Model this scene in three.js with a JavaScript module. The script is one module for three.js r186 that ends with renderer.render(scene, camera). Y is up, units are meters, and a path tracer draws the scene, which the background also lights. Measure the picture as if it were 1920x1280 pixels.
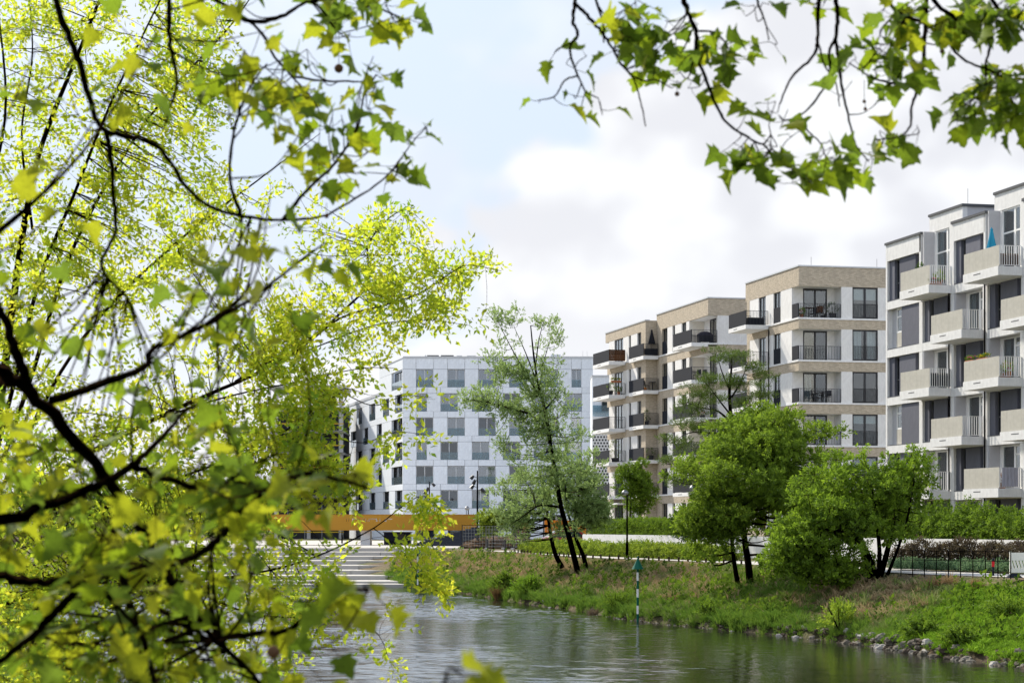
import * as THREE from 'three';
import { mergeGeometries } from 'three/addons/utils/BufferGeometryUtils.js';
import { createNoise2D, createNoise3D } from 'simplex-noise';

// ---------------------------------------------------------------- camera, sky, sun, exposure
const EYE = 4.2, FOCAL = 4000, HORIZON = 985;             // eye 4.2 m above the water; a long lens, shifted up so that walls stay upright
const scene = new THREE.Scene();
const camera = new THREE.PerspectiveCamera(2 * Math.atan(HORIZON / FOCAL) * 180 / Math.PI, 1920 / (2 * HORIZON), 0.1, 6000);
camera.setViewOffset(1920, 2 * HORIZON, 0, 0, 1920, 1280);
camera.position.set(0, EYE, 0);
camera.lookAt(0, EYE, -100);
camera.focus = 130; camera.userData.fStop = 6.3;
camera.updateProjectionMatrix(); camera.updateMatrixWorld();

const renderer = new THREE.WebGLRenderer({ antialias: true });
renderer.toneMapping = THREE.LinearToneMapping;
renderer.toneMappingExposure = 1.57;
renderer.shadowMap.enabled = true;

const rng = (a) => () => { a |= 0; a = a + 0x6D2B79F5 | 0; let t = Math.imul(a ^ a >>> 15, 1 | a); t = t + Math.imul(t ^ t >>> 7, 61 | t) ^ t; return ((t ^ t >>> 14) >>> 0) / 4294967296; };
const noise2 = createNoise2D(rng(11)), noise3 = createNoise3D(rng(12));
const clamp = (v, a = 0, b = 1) => Math.min(b, Math.max(a, v)), lerp = (a, b, t) => a + (b - a) * t;
const smooth = (a, b, v) => { const t = clamp((v - a) / (b - a)); return t * t * (3 - 2 * t); };
const fbm3 = (x, y, z, n) => { let s = 0, a = 0.5, f = 1; for (let i = 0; i < n; i++) { s += a * noise3(x * f, y * f, z * f); a *= 0.5; f *= 2.03; } return s; };
const fbm2 = (x, y, n) => { let s = 0, a = 0.5, f = 1; for (let i = 0; i < n; i++) { s += a * noise2(x * f, y * f); a *= 0.5; f *= 2.03; } return s; };
const table = (t, v) => { if (v <= t[0][0]) return t[0][1]; for (let i = 1; i < t.length; i++) if (v <= t[i][0]) return lerp(t[i - 1][1], t[i][1], (v - t[i - 1][0]) / (t[i][0] - t[i - 1][0])); return t[t.length - 1][1]; };

// sun: from the front left, a third of the way up, softened by thin cloud
const SUN_AZ = -31 * Math.PI / 180, SUN_EL = 39 * Math.PI / 180;
const sunDir = new THREE.Vector3(Math.sin(SUN_AZ) * Math.cos(SUN_EL), Math.sin(SUN_EL), -Math.cos(SUN_AZ) * Math.cos(SUN_EL));
const sun = new THREE.DirectionalLight(new THREE.Color().setRGB(1, 0.92, 0.79), 5);
sun.name = 'sun';
sun.position.copy(sunDir).multiplyScalar(300).add(new THREE.Vector3(0, 0, -110));
sun.target.position.set(0, 0, -110);
sun.castShadow = true; sun.shadow.radius = 3; sun.shadow.mapSize.set(4096, 4096);
Object.assign(sun.shadow.camera, { left: -120, right: 120, top: 120, bottom: -120, near: 1, far: 700 });
scene.add(sun, sun.target);

// sky: pale spring blue with broken cumulus; the big bank of cloud stands over the houses
{
  const W = 2048, H = 1024, data = new Float32Array(W * H * 4);
  const edge = [[0.0, -0.30], [0.06, -0.16], [0.09, -0.03], [0.155, -0.026], [0.165, -0.006], [0.172, 0.012], [0.182, 0.026], [0.2, 0.036], [0.22, 0.055], [0.235, 0.09], [0.25, 0.14], [0.34, 0.3], [0.5, 0.5]];
  for (let j = 0; j < H; j++) {
    const el = ((j + 0.5) / H - 0.5) * Math.PI, y = Math.sin(el), c = Math.cos(el);
    for (let i = 0; i < W; i++) {
      const o = (j * W + i) * 4;
      if (el < -0.02) { data[o] = 0.42; data[o + 1] = 0.44; data[o + 2] = 0.42; data[o + 3] = 1; continue; }
      const th = ((i + 0.5) / W - 0.5) * 2 * Math.PI, x = Math.cos(th) * c, z = Math.sin(th) * c, az = Math.atan2(x, -z);
      const e = Math.max(0, el);
      const blue = smooth(0, 1.1, e);
      let r = lerp(0.47, 0.32, blue), g = lerp(0.54, 0.46, blue), b = lerp(0.64, 0.74, blue);
      const near = clamp(x * sunDir.x + y * sunDir.y + z * sunDir.z, 0, 1);
      // cumulus
      const k = 3.2, w1 = fbm3(x * 4 + 7, y * 5, z * 4, 3) * 0.18;
      const n = fbm3(x * k + w1, y * k * 1.7 + w1 + 3, z * k, 6);
      const fine = fbm3(x * 22, y * 26, z * 22, 5);
      let d = smooth(0.02, 0.16, n + 0.08 + fine * 0.07);
      const here = smooth(1.0, 0.6, Math.abs(az - 0.15));
      const bank = smooth(-0.012, 0.016, az - table(edge, e) + fine * 0.045 + fbm3(x * 60, y * 70, z * 60, 3) * 0.012) * smooth(0.75, 0.4, e + n * 0.3);
      const wisps = 0.35 * smooth(0.05, 0.45, fbm3(x * 9, y * 16 + 5, z * 9, 5) + 0.1);
      d = lerp(d, Math.max(bank, wisps), here);
      const shade = smooth(-0.25, 0.45, fbm3(x * 11 + 20, y * 17, z * 11, 5) + fine * 0.25);
      const front = 1 + 0.36 * smooth(0.3, -0.8, (x * sunDir.x + z * sunDir.z) / (Math.cos(SUN_EL) * Math.max(c, 0.05)));   // clouds that face the sun are brighter
      const cl = lerp(0.535, 0.66, shade) * front;
      r = lerp(r, cl * 0.98, d); g = lerp(g, cl * 1.0, d); b = lerp(b, cl * lerp(1.07, 1.03, shade), d);
      const haze = smooth(0.16, 0, e) * 0.75;
      r = lerp(r, 0.67, haze); g = lerp(g, 0.675, haze); b = lerp(b, 0.69, haze);
      const glow = Math.pow(near, 9) * 0.34 + Math.pow(near, 60) * 1.2;
      data[o] = r + glow; data[o + 1] = g + glow * 0.9; data[o + 2] = b + glow * 0.66; data[o + 3] = 1;
    }
  }
  const sky = new THREE.DataTexture(data, W, H, THREE.RGBAFormat, THREE.FloatType);
  sky.mapping = THREE.EquirectangularReflectionMapping; sky.magFilter = sky.minFilter = THREE.LinearFilter; sky.needsUpdate = true;
  scene.background = sky; scene.environment = sky;
}

// ---------------------------------------------------------------- helpers
const V = (x, y, d) => new THREE.Vector3(x, y, -d);                                     // d is the distance into the picture
const at = (px, py, d) => V((px - 960) / FOCAL * d, EYE + (HORIZON - py) / FOCAL * d, d); // where something seen there stands at that distance
const onGround = (px, d, h) => V((px - 960) / FOCAL * d, h, d);
const taken = {};
const numbered = (n) => { const k = taken[n] = (taken[n] ?? -1) + 1; return k ? `${n}_${String(k).padStart(3, '0')}` : n; };
function tag(o, label, category, group, kind) {
  if (label) o.userData.label = label;
  if (category) o.userData.category = category;
  if (group) o.userData.group = group;
  if (kind) o.userData.kind = kind;
  return o;
}
function shadowed(m) { m.castShadow = m.receiveShadow = true; return m; }
function group(name, label, category, pos, turn = 0, grp) {
  const g = new THREE.Group(); g.name = numbered(name); if (pos) g.position.copy(pos); g.rotation.y = turn; scene.add(g);
  return tag(g, label, category, grp);
}
function mesh(parent, name, geo, mat, pos, turn = 0) {
  const m = shadowed(new THREE.Mesh(geo, mat)); m.name = parent === scene ? numbered(name) : name;
  if (pos) m.position.copy(pos); m.rotation.y = turn; parent.add(m); return m;
}
function structure(name, geo, mat, pos, turn) { const m = mesh(scene, name, geo, mat, pos, turn); m.userData.kind = 'structure'; return m; }
function copyOf(o, pos, turn, label, grp) {
  const c = o.clone(); c.name = numbered(o.name.replace(/_\d{3}$/, '')); c.userData = { ...o.userData };
  if (pos) c.position.copy(pos); if (turn !== undefined) c.rotation.y = turn;
  if (label) c.userData.label = label; if (grp) c.userData.group = grp;
  scene.add(c); return c;
}
const boxCache = new Map();
function boxGeo(w, h, d) {
  const key = [w, h, d].map((v) => v.toFixed(3)).join();
  if (!boxCache.has(key)) {
    const g = new THREE.BoxGeometry(w, h, d), uv = g.attributes.uv, p = g.attributes.position, n = g.attributes.normal;
    for (let i = 0; i < uv.count; i++) {
      if (Math.abs(n.getX(i)) > 0.5) uv.setXY(i, p.getZ(i) + 0.31 * h, p.getY(i));
      else if (Math.abs(n.getY(i)) > 0.5) uv.setXY(i, p.getX(i), p.getZ(i));
      else uv.setXY(i, p.getX(i) + 0.17 * w, p.getY(i));
    }
    boxCache.set(key, g);
  }
  return boxCache.get(key);
}
const bx = (x0, x1, y0, y1, z0, z1) => { const g = boxGeo(x1 - x0, y1 - y0, z1 - z0).clone(); g.translate((x0 + x1) / 2, (y0 + y1) / 2, (z0 + z1) / 2); return g; };
function box(parent, name, mat, x0, x1, y0, y1, z0, z1) {
  return mesh(parent, name, boxGeo(x1 - x0, y1 - y0, z1 - z0), mat, new THREE.Vector3((x0 + x1) / 2, (y0 + y1) / 2, (z0 + z1) / 2));
}
const clean = (g) => { const o = g.index ? g.toNonIndexed() : g.clone(); for (const k of Object.keys(o.attributes)) if (!['position', 'normal', 'uv'].includes(k)) o.deleteAttribute(k); return o; };
const merge = (list) => mergeGeometries(list.map(clean));
// a wall face: s runs along it as seen from outside, o stands out of it
class Face {
  constructor(parent, x, z, th) { Object.assign(this, { parent, x, z, th }); }
  p(s, y, o = 0) { const c = Math.cos(this.th), n = Math.sin(this.th); return new THREE.Vector3(this.x + c * s + n * o, y, this.z - n * s + c * o); }
  box(name, mat, s0, s1, y0, y1, o0, o1, parent = this.parent) { return mesh(parent, name, boxGeo(s1 - s0, y1 - y0, o1 - o0), mat, this.p((s0 + s1) / 2, (y0 + y1) / 2, (o0 + o1) / 2), this.th); }
  group(name, s, y, o = 0) { const g = new THREE.Group(); g.name = name; g.position.copy(this.p(s, y, o)); g.rotation.y = this.th; this.parent.add(g); return g; }
}
// tapered tube through points
function tube(pts, radii, sides = 6, uvLen = 1) {
  const n = pts.length, pos = [], nor = [], uv = [], idx = [], t = new THREE.Vector3(), up = new THREE.Vector3(), side = new THREE.Vector3(), bi = new THREE.Vector3();
  let len = 0;
  side.set(0, 0, 0);
  for (let i = 0; i < n; i++) {
    t.copy(pts[Math.min(n - 1, i + 1)]).sub(pts[Math.max(0, i - 1)]).normalize();
    if (i === 0) { up.set(Math.abs(t.y) > 0.9 ? 1 : 0, Math.abs(t.y) > 0.9 ? 0 : 1, 0); side.crossVectors(t, up).normalize(); }
    else { side.addScaledVector(t, -side.dot(t)).normalize(); len += pts[i].distanceTo(pts[i - 1]); }
    bi.crossVectors(t, side);
    const r = Array.isArray(radii) ? radii[i] : radii;
    for (let k = 0; k <= sides; k++) {
      const a = k / sides * 2 * Math.PI, cx = Math.cos(a), sx = Math.sin(a);
      nor.push(side.x * cx + bi.x * sx, side.y * cx + bi.y * sx, side.z * cx + bi.z * sx);
      pos.push(pts[i].x + r * nor[nor.length - 3], pts[i].y + r * nor[nor.length - 2], pts[i].z + r * nor[nor.length - 1]);
      uv.push(k / sides * uvLen, len);
    }
  }
  for (let i = 0; i < n - 1; i++) for (let k = 0; k < sides; k++) { const a = i * (sides + 1) + k, b = a + sides + 1; idx.push(a, b, a + 1, a + 1, b, b + 1); }
  const g = new THREE.BufferGeometry();
  g.setAttribute('position', new THREE.Float32BufferAttribute(pos, 3)); g.setAttribute('normal', new THREE.Float32BufferAttribute(nor, 3)); g.setAttribute('uv', new THREE.Float32BufferAttribute(uv, 2)); g.setIndex(idx);
  return g;
}
const curve = (pts, n) => new THREE.CatmullRomCurve3(pts).getPoints(n);
const taper = (n, a, b, e = 1) => Array.from({ length: n + 1 }, (_, i) => lerp(a, b, Math.pow(i / n, e)));
const limb = (pts, r0, r1, n = 10, sides = 6, e = 1) => tube(curve(pts, n), taper(n, r0, r1, e), sides);
const bar = (a, b, r, sides = 5) => tube([a, b], r, sides);

// ---------------------------------------------------------------- materials
const srgb = (r, g, b) => new THREE.Color().setRGB(r / 255, g / 255, b / 255, THREE.SRGBColorSpace);
const lin = (r, g, b) => new THREE.Color().setRGB(r, g, b);
function canvasTex(w, h, fn, mx, my, color = true) {
  const data = new Uint8Array(w * h * 4);
  for (let j = 0; j < h; j++) for (let i = 0; i < w; i++) { const c = fn(i / w, j / h, i, j), o = (j * w + i) * 4; for (let k = 0; k < 3; k++) data[o + k] = clamp(Array.isArray(c) ? c[k] : c, 0, 255); data[o + 3] = Array.isArray(c) && c.length > 3 ? c[3] : 255; }
  const t = new THREE.DataTexture(data, w, h); t.wrapS = t.wrapT = THREE.RepeatWrapping; t.magFilter = THREE.LinearFilter; t.minFilter = THREE.LinearFilter;
  if (color) t.colorSpace = THREE.SRGBColorSpace; t.repeat.set(1 / mx, 1 / my); t.needsUpdate = true; return t;
}
// noise that tiles: sampled on a torus
const tile2 = (u, v, f, n) => { const a = u * 2 * Math.PI, b = v * 2 * Math.PI; let s = 0, am = 0.5, q = f; for (let i = 0; i < n; i++) { s += am * noise3(Math.cos(a) * q + 3.1 * i, Math.sin(a) * q + Math.cos(b) * q * 1.13, Math.sin(b) * q * 1.07); am *= 0.5; q *= 2; } return s; };
const grain = canvasTex(256, 256, (u, v) => { const n = tile2(u, v, 0.9, 5); return 249 + n * 9; }, 3.1, 3.1);
const streak = canvasTex(256, 256, (u, v) => { const n = tile2(u, v * 0.999, 1.1, 4), s = noise2(u * 30, 0.3) * noise2(u * 11 + 9, v * 2); return 245 + n * 10 + s * 14 - 10 * smooth(0.35, 0.8, noise2(u * 46, 4.4)) * clamp(0.5 + noise2(u * 9, v * 3)); }, 2.7, 3.4);
const dirty = canvasTex(512, 256, (u, v) => { const a = smooth(0.25, 0.75, noise2(u * 60, 1.7)) * clamp(0.55 + 0.7 * noise2(u * 23, v * 1.6 + 3)), b = smooth(0.45, 0.8, noise2(u * 140, 9.1)) * clamp(0.4 + noise2(u * 51, v * 2.5)), n = tile2(u, v, 1.3, 4); return [246 + n * 10 - a * 22 - b * 16, 245 + n * 10 - a * 23 - b * 17, 242 + n * 10 - a * 26 - b * 20]; }, 4.4, 3.1);
const brickRng = rng(5), brickTone = Array.from({ length: 16 * 24 }, () => brickRng());
const brickMap = canvasTex(512, 512, (u, v) => {
  const row = Math.floor(v * 24), off = row % 2 ? 0.5 : 0, cu = (u * 8 + off) % 8, col = Math.floor(cu), fu = cu - col, fv = v * 24 - row;
  const t = brickTone[row * 16 + col], n = tile2(u, v, 3, 3) * 14;
  if (fv < 0.13 || fu < 0.05) return [190 + n, 183 + n, 170 + n];
  const b = 168 + t * 28 + n; return [b * 1.045, b * 0.985, b * 0.9];
}, 2.0, 1.8);
const brickBump = canvasTex(256, 256, (u, v) => { const row = Math.floor(v * 24), cu = (u * 8 + (row % 2 ? 0.5 : 0)) % 8, fu = cu % 1, fv = v * 24 - row; return fv < 0.13 || fu < 0.05 ? 60 : 170 + 60 * brickTone[row * 16 + Math.floor(cu)]; }, 2.0, 1.8, false);
const barkMap = canvasTex(128, 256, (u, v) => { const n = tile2(u, v, 1.6, 4), s = Math.abs(noise2(u * 22, v * 3)) * 60; return [150 + n * 90 - s, 140 + n * 85 - s, 128 + n * 80 - s]; }, 1, 1.4);
const std = (o) => new THREE.MeshPhysicalMaterial({ specularIntensity: (o.roughness ?? 1) >= 0.5 ? 0.25 : 1, ...o });   // matt paint, render and stone shine little at a glancing view
const M = {
  brick: std({ map: brickMap, color: lin(0.86, 0.84, 0.8), bumpMap: brickBump, bumpScale: 0.003, roughness: 0.92 }),
  render: std({ map: streak, color: lin(0.79, 0.785, 0.775), roughness: 0.9 }),
  renderCream: std({ map: grain, color: lin(0.74, 0.7, 0.62), roughness: 0.9 }),
  slab: std({ map: streak, color: lin(0.83, 0.83, 0.83), roughness: 0.75 }),
  pipe: std({ color: lin(0.4, 0.41, 0.42), roughness: 0.6 }),
  cap: std({ color: lin(0.55, 0.57, 0.6), roughness: 0.45, metalness: 0.3 }),
  blackPanel: std({ map: grain, color: lin(0.014, 0.017, 0.026), roughness: 0.8 }),
  blackMetal: std({ color: lin(0.022, 0.024, 0.03), roughness: 0.45, metalness: 0.2 }),
  greyMetal: std({ color: lin(0.28, 0.29, 0.3), roughness: 0.4, metalness: 0.6 }),
  whiteFrame: std({ color: lin(0.78, 0.78, 0.77), roughness: 0.5 }),
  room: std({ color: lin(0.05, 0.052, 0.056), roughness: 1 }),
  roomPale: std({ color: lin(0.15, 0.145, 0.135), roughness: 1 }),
  curtain: std({ map: streak, color: lin(0.62, 0.62, 0.6), roughness: 1 }),
  curtainGrey: std({ map: streak, color: lin(0.34, 0.36, 0.37), roughness: 1 }),
  glass: new THREE.MeshPhysicalMaterial({ color: lin(0.72, 0.78, 0.8), roughness: 0.02, transmission: 1, thickness: 0, ior: 1.85 }),
  glassSky: new THREE.MeshPhysicalMaterial({ color: lin(0.6, 0.68, 0.76), roughness: 0.02, transmission: 1, thickness: 0, ior: 2.5 }),
  glassDark: new THREE.MeshPhysicalMaterial({ color: lin(0.42, 0.48, 0.54), roughness: 0.02, transmission: 1, thickness: 0, ior: 1.9 }),
  glassTeal: new THREE.MeshPhysicalMaterial({ color: lin(0.56, 0.68, 0.73), roughness: 0.05, transmission: 0.88, thickness: 0, ior: 1.6 }),
  panelWhite: [0.87, 0.85, 0.83].map((v) => std({ map: streak, color: lin(v * 0.94, v * 0.99, v * 1.06), roughness: 0.6 })),
  concreteWhite: std({ map: streak, color: lin(0.75, 0.75, 0.745), roughness: 0.8 }),
  greyPlaster: std({ map: grain, color: lin(0.47, 0.47, 0.49), roughness: 0.9 }),
  slate: [0, 1, 2].map((i) => std({ map: streak, color: lin(0.105 + 0.018 * i, 0.11 + 0.018 * i, 0.14 + 0.02 * i), roughness: 0.7 })),
  balconyPanel: std({ map: dirty, color: lin(0.5, 0.485, 0.44), roughness: 0.55 }),
  darkCap: std({ color: lin(0.09, 0.093, 0.1), roughness: 0.55 }),
  concrete: std({ map: streak, color: lin(0.6, 0.585, 0.555), roughness: 0.9 }),
  paving: std({ map: grain, color: lin(0.42, 0.4, 0.37), roughness: 0.95 }),
  orange: std({ map: grain, color: lin(0.47, 0.235, 0.03), roughness: 0.5 }),
  darkStep: std({ map: grain, color: lin(0.045, 0.05, 0.065), roughness: 0.8 }),
  wood: std({ map: barkMap, color: lin(0.34, 0.17, 0.085), roughness: 0.7 }),
  bark: std({ map: barkMap, color: lin(0.36, 0.26, 0.18), roughness: 0.95 }),
  barkDark: std({ map: barkMap, color: lin(0.17, 0.12, 0.085), roughness: 0.95 }),
  barkGrey: std({ map: barkMap, color: lin(0.36, 0.34, 0.29), roughness: 0.95 }),
  galvanised: std({ color: lin(0.5, 0.52, 0.53), roughness: 0.35, metalness: 0.8 }),
};
const leafMat = (r, g, b, tr = 0.4) => new THREE.MeshPhysicalMaterial({ color: lin(r, g, b), roughness: 0.95, specularIntensity: 0.18, transmission: tr, thickness: 0, ior: 1.35, side: THREE.DoubleSide });
// ---------------------------------------------------------------- terrain, water, paths
// lines in plan, as [x, d]
const SHORE = [[40, 10], [19.5, 50], [15.1, 62.9], [14, 66.7], [13.1, 70.9], [12.1, 75.7], [10.8, 80], [8.4, 86], [5.6, 93.3], [3.5, 103], [1.1, 112], [-1.9, 126], [-4.6, 138], [-7.6, 147], [-9, 153], [-24, 168], [-42, 215], [-100, 330], [-300, 700]];
const CREST = [[46, 14], [25, 55], [18.6, 77], [16.2, 81.5], [13, 97], [9.07, 113], [4.2, 126.7], [0.1, 150], [-2.5, 160], [-5, 184], [-24, 186], [-36, 222], [-95, 335], [-300, 720]];
const TERRACE = [[40, 30], [26, 72], [21.7, 91], [20.5, 97.5], [8.55, 142], [5.2, 154], [9, 210], [0, 330]];
const NEAR = [[60, -10], [16, 14], [2, 26], [-6, 40], [-11, 55], [-16, 80], [-30, 130], [-60, 200], [-150, 360], [-340, 740]];
function toLine(line, x, d) {           // [distance, side]: side > 0 on the right of the line as it runs away from us
  let best = 1e9, side = 1;
  for (let i = 0; i < line.length - 1; i++) {
    const [ax, ad] = line[i], [bx_, bd] = line[i + 1], ex = bx_ - ax, ed = bd - ad, t = clamp(((x - ax) * ex + (d - ad) * ed) / (ex * ex + ed * ed));
    const qx = x - ax - t * ex, qd = d - ad - t * ed, q = qx * qx + qd * qd;
    if (q < best) { best = q; side = Math.sign(ed * (x - ax) - ex * (d - ad)) || 1; }
  }
  return [Math.sqrt(best), side];
}
const PATH_Y = 2.3, TERRACE_Y = 3.42;
function groundY(x, d) {
  const [dn, sn] = toLine(NEAR, x, d), [ds, ss] = toLine(SHORE, x, d);
  if (sn < 0) return Math.min(1.5, 0.42 * dn - 0.15 + 0.12 * noise2(x * 0.3, d * 0.3));
  if (ss < 0) return Math.max(-1.8, -0.25 - 0.4 * Math.min(ds, dn));
  const [dc, sc] = toLine(CREST, x, d);
  if (sc < 0) {
    const w = ds / (ds + dc + 1e-6);
    return -0.25 + 0.46 * smooth(0, 0.035, w) + (PATH_Y - 0.21 - 0.03) * Math.pow(w, 0.92) + (0.10 * noise2(x * 0.45, d * 0.3) + 0.05 * noise2(x * 1.6, d * 1.1)) * Math.sin(Math.PI * w);
  }
  const [dt, st] = toLine(TERRACE, x, d);
  return st > 0 && d < 300 ? PATH_Y + (TERRACE_Y - PATH_Y) * smooth(0.1, 0.5, dt) : PATH_Y;
}
{
  const xs = [], ds = [];
  for (const v of [-3000, -1200, -600, -350, -220, -150, -110]) xs.push(v);
  for (let v = -80; v <= 44; v += 0.62) xs.push(v);
  for (const v of [60, 90, 140, 220, 400, 900, 3000]) xs.push(v);
  for (const v of [-400, -120, -50, -20]) ds.push(v);
  for (let v = 0; v <= 228; v += 0.85) ds.push(v);
  for (const v of [240, 260, 300, 360, 450, 700, 1200, 2400, 5200]) ds.push(v);
  const pos = [], col = [], uv = [], idx = [];
  for (const d of ds) for (const x of xs) {
    pos.push(x, groundY(x, d), -d); uv.push(x / 2, d / 2);
    const n = fbm2(x * 0.21, d * 0.16, 4), f = fbm2(x * 1.7 + 40, d * 1.3, 3);
    // bare soil, dry litter and moss in patches
    const green = clamp(0.45 + n * 1.5), dry = clamp(0.4 + f * 1.4);
    if (groundY(x, d) < 0.24 + 0.12 * f && d < 170 && x > -12) { const m = 0.7 + 0.5 * f; col.push(0.05 * m, 0.038 * m, 0.025 * m); continue; }   // wet mud and roots
    col.push(lerp(lerp(0.16, 0.1, green), 0.26, dry * 0.5), lerp(lerp(0.115, 0.13, green), 0.2, dry * 0.5), lerp(lerp(0.07, 0.04, green), 0.1, dry * 0.5));
  }
  const nx = xs.length;
  for (let j = 0; j < ds.length - 1; j++) for (let i = 0; i < nx - 1; i++) { const a = j * nx + i, b = a + nx; idx.push(a, a + 1, b, a + 1, b + 1, b); }
  const g = new THREE.BufferGeometry();
  g.setAttribute('position', new THREE.Float32BufferAttribute(pos, 3)); g.setAttribute('color', new THREE.Float32BufferAttribute(col, 3)); g.setAttribute('uv', new THREE.Float32BufferAttribute(uv, 2)); g.setIndex(idx); g.computeVertexNormals();
  const soil = canvasTex(256, 256, (u, v) => 200 + tile2(u, v, 2.4, 5) * 90, 1, 1);
  structure('ground', g, std({ vertexColors: true, map: soil, roughness: 1 }));
}
// river: one sheet whose real waves are dense near the view and thin out far away
{
  const xs = [], ds = [];
  for (let v = -130; v < -22; v += 1.6) xs.push(v);
  for (let v = -22; v < 24; v += 0.1) xs.push(v);
  for (const v of [24, 30, 45]) xs.push(v);
  for (const v of [-20, 0, 12, 20, 28, 34, 40]) ds.push(v);
  for (let v = 44; v < 152; v += 0.105) ds.push(v);
  for (let v = 152; v < 420; v *= 1.03) ds.push(v);
  ds.push(800);
  const wave = (x, d) => {
    // wind ripples, crests roughly across the stream, in drifting patches
    const patch = (0.5 + 0.9 * fbm2(x * 0.06 + 3, d * 0.03, 3) + 0.35 * noise2(x * 0.16, d * 0.09 + 7)) * lerp(1.7, 0.5, smooth(-4, 12, x));
    const wx = x + 0.5 * noise2(x * 0.25, d * 0.25 + 5), wd = d + 0.6 * noise2(x * 0.22 + 9, d * 0.3);
    const ridge = 1 - Math.abs(noise2(wx * 0.33 + 20, wd * 0.52));
    return (0.009 * noise2(wx * 0.3, wd * 0.55) + 0.008 * ridge * ridge + 0.012 * noise2(wx * 0.7 + 7, wd * 1.0) + 0.009 * noise2(wx * 1.35 + 3, wd * 1.75)) * clamp(patch, 0.2, 1.9);
  };
  const nx = xs.length, pos = new Float32Array(nx * ds.length * 3), idx = new Uint32Array((nx - 1) * (ds.length - 1) * 6), uv = new Float32Array(nx * ds.length * 2);
  let k = 0, q = 0;
  for (const d of ds) for (const x of xs) { const fineX = x > -22 && x < 24, fineD = d >= 44 && d < 152; uv[q++] = x / 3; uv[q++] = d / 3; pos[k++] = x; pos[k++] = fineX && fineD ? wave(x, d) : 0; pos[k++] = -d; }
  k = 0;
  for (let j = 0; j < ds.length - 1; j++) for (let i = 0; i < nx - 1; i++) { const a = j * nx + i, b = a + nx; idx[k++] = a; idx[k++] = a + 1; idx[k++] = b; idx[k++] = a + 1; idx[k++] = b + 1; idx[k++] = b; }
  const g = new THREE.BufferGeometry();
  g.setAttribute('position', new THREE.BufferAttribute(pos, 3)); g.setAttribute('uv', new THREE.BufferAttribute(uv, 2)); g.setIndex(new THREE.BufferAttribute(idx, 1)); g.computeVertexNormals();
  const rip = canvasTex(512, 512, (u, v) => 128 + tile2(u, v, 3.2, 4) * 190, 1, 1, false);
  structure('river_water', g, new THREE.MeshPhysicalMaterial({ color: lin(0.016, 0.018, 0.011), roughness: 0.02, ior: 1.36, bumpMap: rip, bumpScale: 0.002 }));
}
// ribbons that follow a line in plan
function ribbon(line, off0, off1, y, lift = 0) {
  const c = new THREE.CatmullRomCurve3(line.map(([x, d]) => V(x, 0, d)), false, 'centripetal'), n = line.length * 10, pts = c.getSpacedPoints(n), pos = [], uv = [], idx = [];
  let len = 0;
  for (let i = 0; i <= n; i++) {
    const t = pts[Math.min(n, i + 1)].clone().sub(pts[Math.max(0, i - 1)]).normalize(), s = new THREE.Vector3(-t.z, 0, t.x);
    if (i) len += pts[i].distanceTo(pts[i - 1]);
    for (const o of [off0, off1]) { pos.push(pts[i].x + s.x * o, y + lift, pts[i].z + s.z * o); uv.push(o, len); }
    if (i < n) { const a = i * 2; idx.push(a, a + 1, a + 2, a + 1, a + 3, a + 2); }
  }
  const g = new THREE.BufferGeometry();
  g.setAttribute('position', new THREE.Float32BufferAttribute(pos, 3)); g.setAttribute('uv', new THREE.Float32BufferAttribute(uv, 2)); g.setIndex(idx); g.computeVertexNormals();
  return g;
}
function walk(line, step, off = 0) {     // even steps along a line: {p, turn}
  const c = new THREE.CatmullRomCurve3(line.map(([x, d]) => V(x, 0, d)), false, 'centripetal'), n = Math.round(c.getLength() / step), out = [];
  for (let i = 0; i <= n; i++) { const p = c.getPointAt(i / n), t = c.getTangentAt(i / n); out.push({ p: p.clone().add(new THREE.Vector3(-t.z, 0, t.x).multiplyScalar(off)), turn: Math.atan2(-t.z, t.x), t }); }
  return out;
}
const PATH = CREST.slice(1, 9);
structure('riverside_path', ribbon(PATH, 0.25, 3.4, PATH_Y, 0.012), M.paving);
structure('promenade', (() => { const g = new THREE.PlaneGeometry(44, 84).rotateX(-Math.PI / 2); const uv = g.attributes.uv; for (let i = 0; i < 4; i++) uv.setXY(i, uv.getX(i) * 44, uv.getY(i) * 84); return g; })(), M.paving, V(-19, PATH_Y + 0.008, 227));
// ---------------------------------------------------------------- building kit
const TURN = 0.2261;                                     // the riverside houses are all turned alike: one side to the river, one end to us
const pick = rng(77);
function curtainGeo(w, h) {
  const n = Math.max(8, Math.round(w * 14)), pos = [], idx = [], uv = [];
  for (let i = 0; i <= n; i++) { const x = -w / 2 + w * i / n, z = 0.03 * Math.sin(i * 2.1) + 0.012 * Math.sin(i * 0.9); pos.push(x, 0, z, x, h, z); uv.push(x, 0, x, h); if (i < n) { const a = 2 * i; idx.push(a, a + 2, a + 1, a + 1, a + 2, a + 3); } }
  const g = new THREE.BufferGeometry(); g.setAttribute('position', new THREE.Float32BufferAttribute(pos, 3)); g.setAttribute('uv', new THREE.Float32BufferAttribute(uv, 2)); g.setIndex(idx); g.computeVertexNormals(); return g;
}
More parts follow.
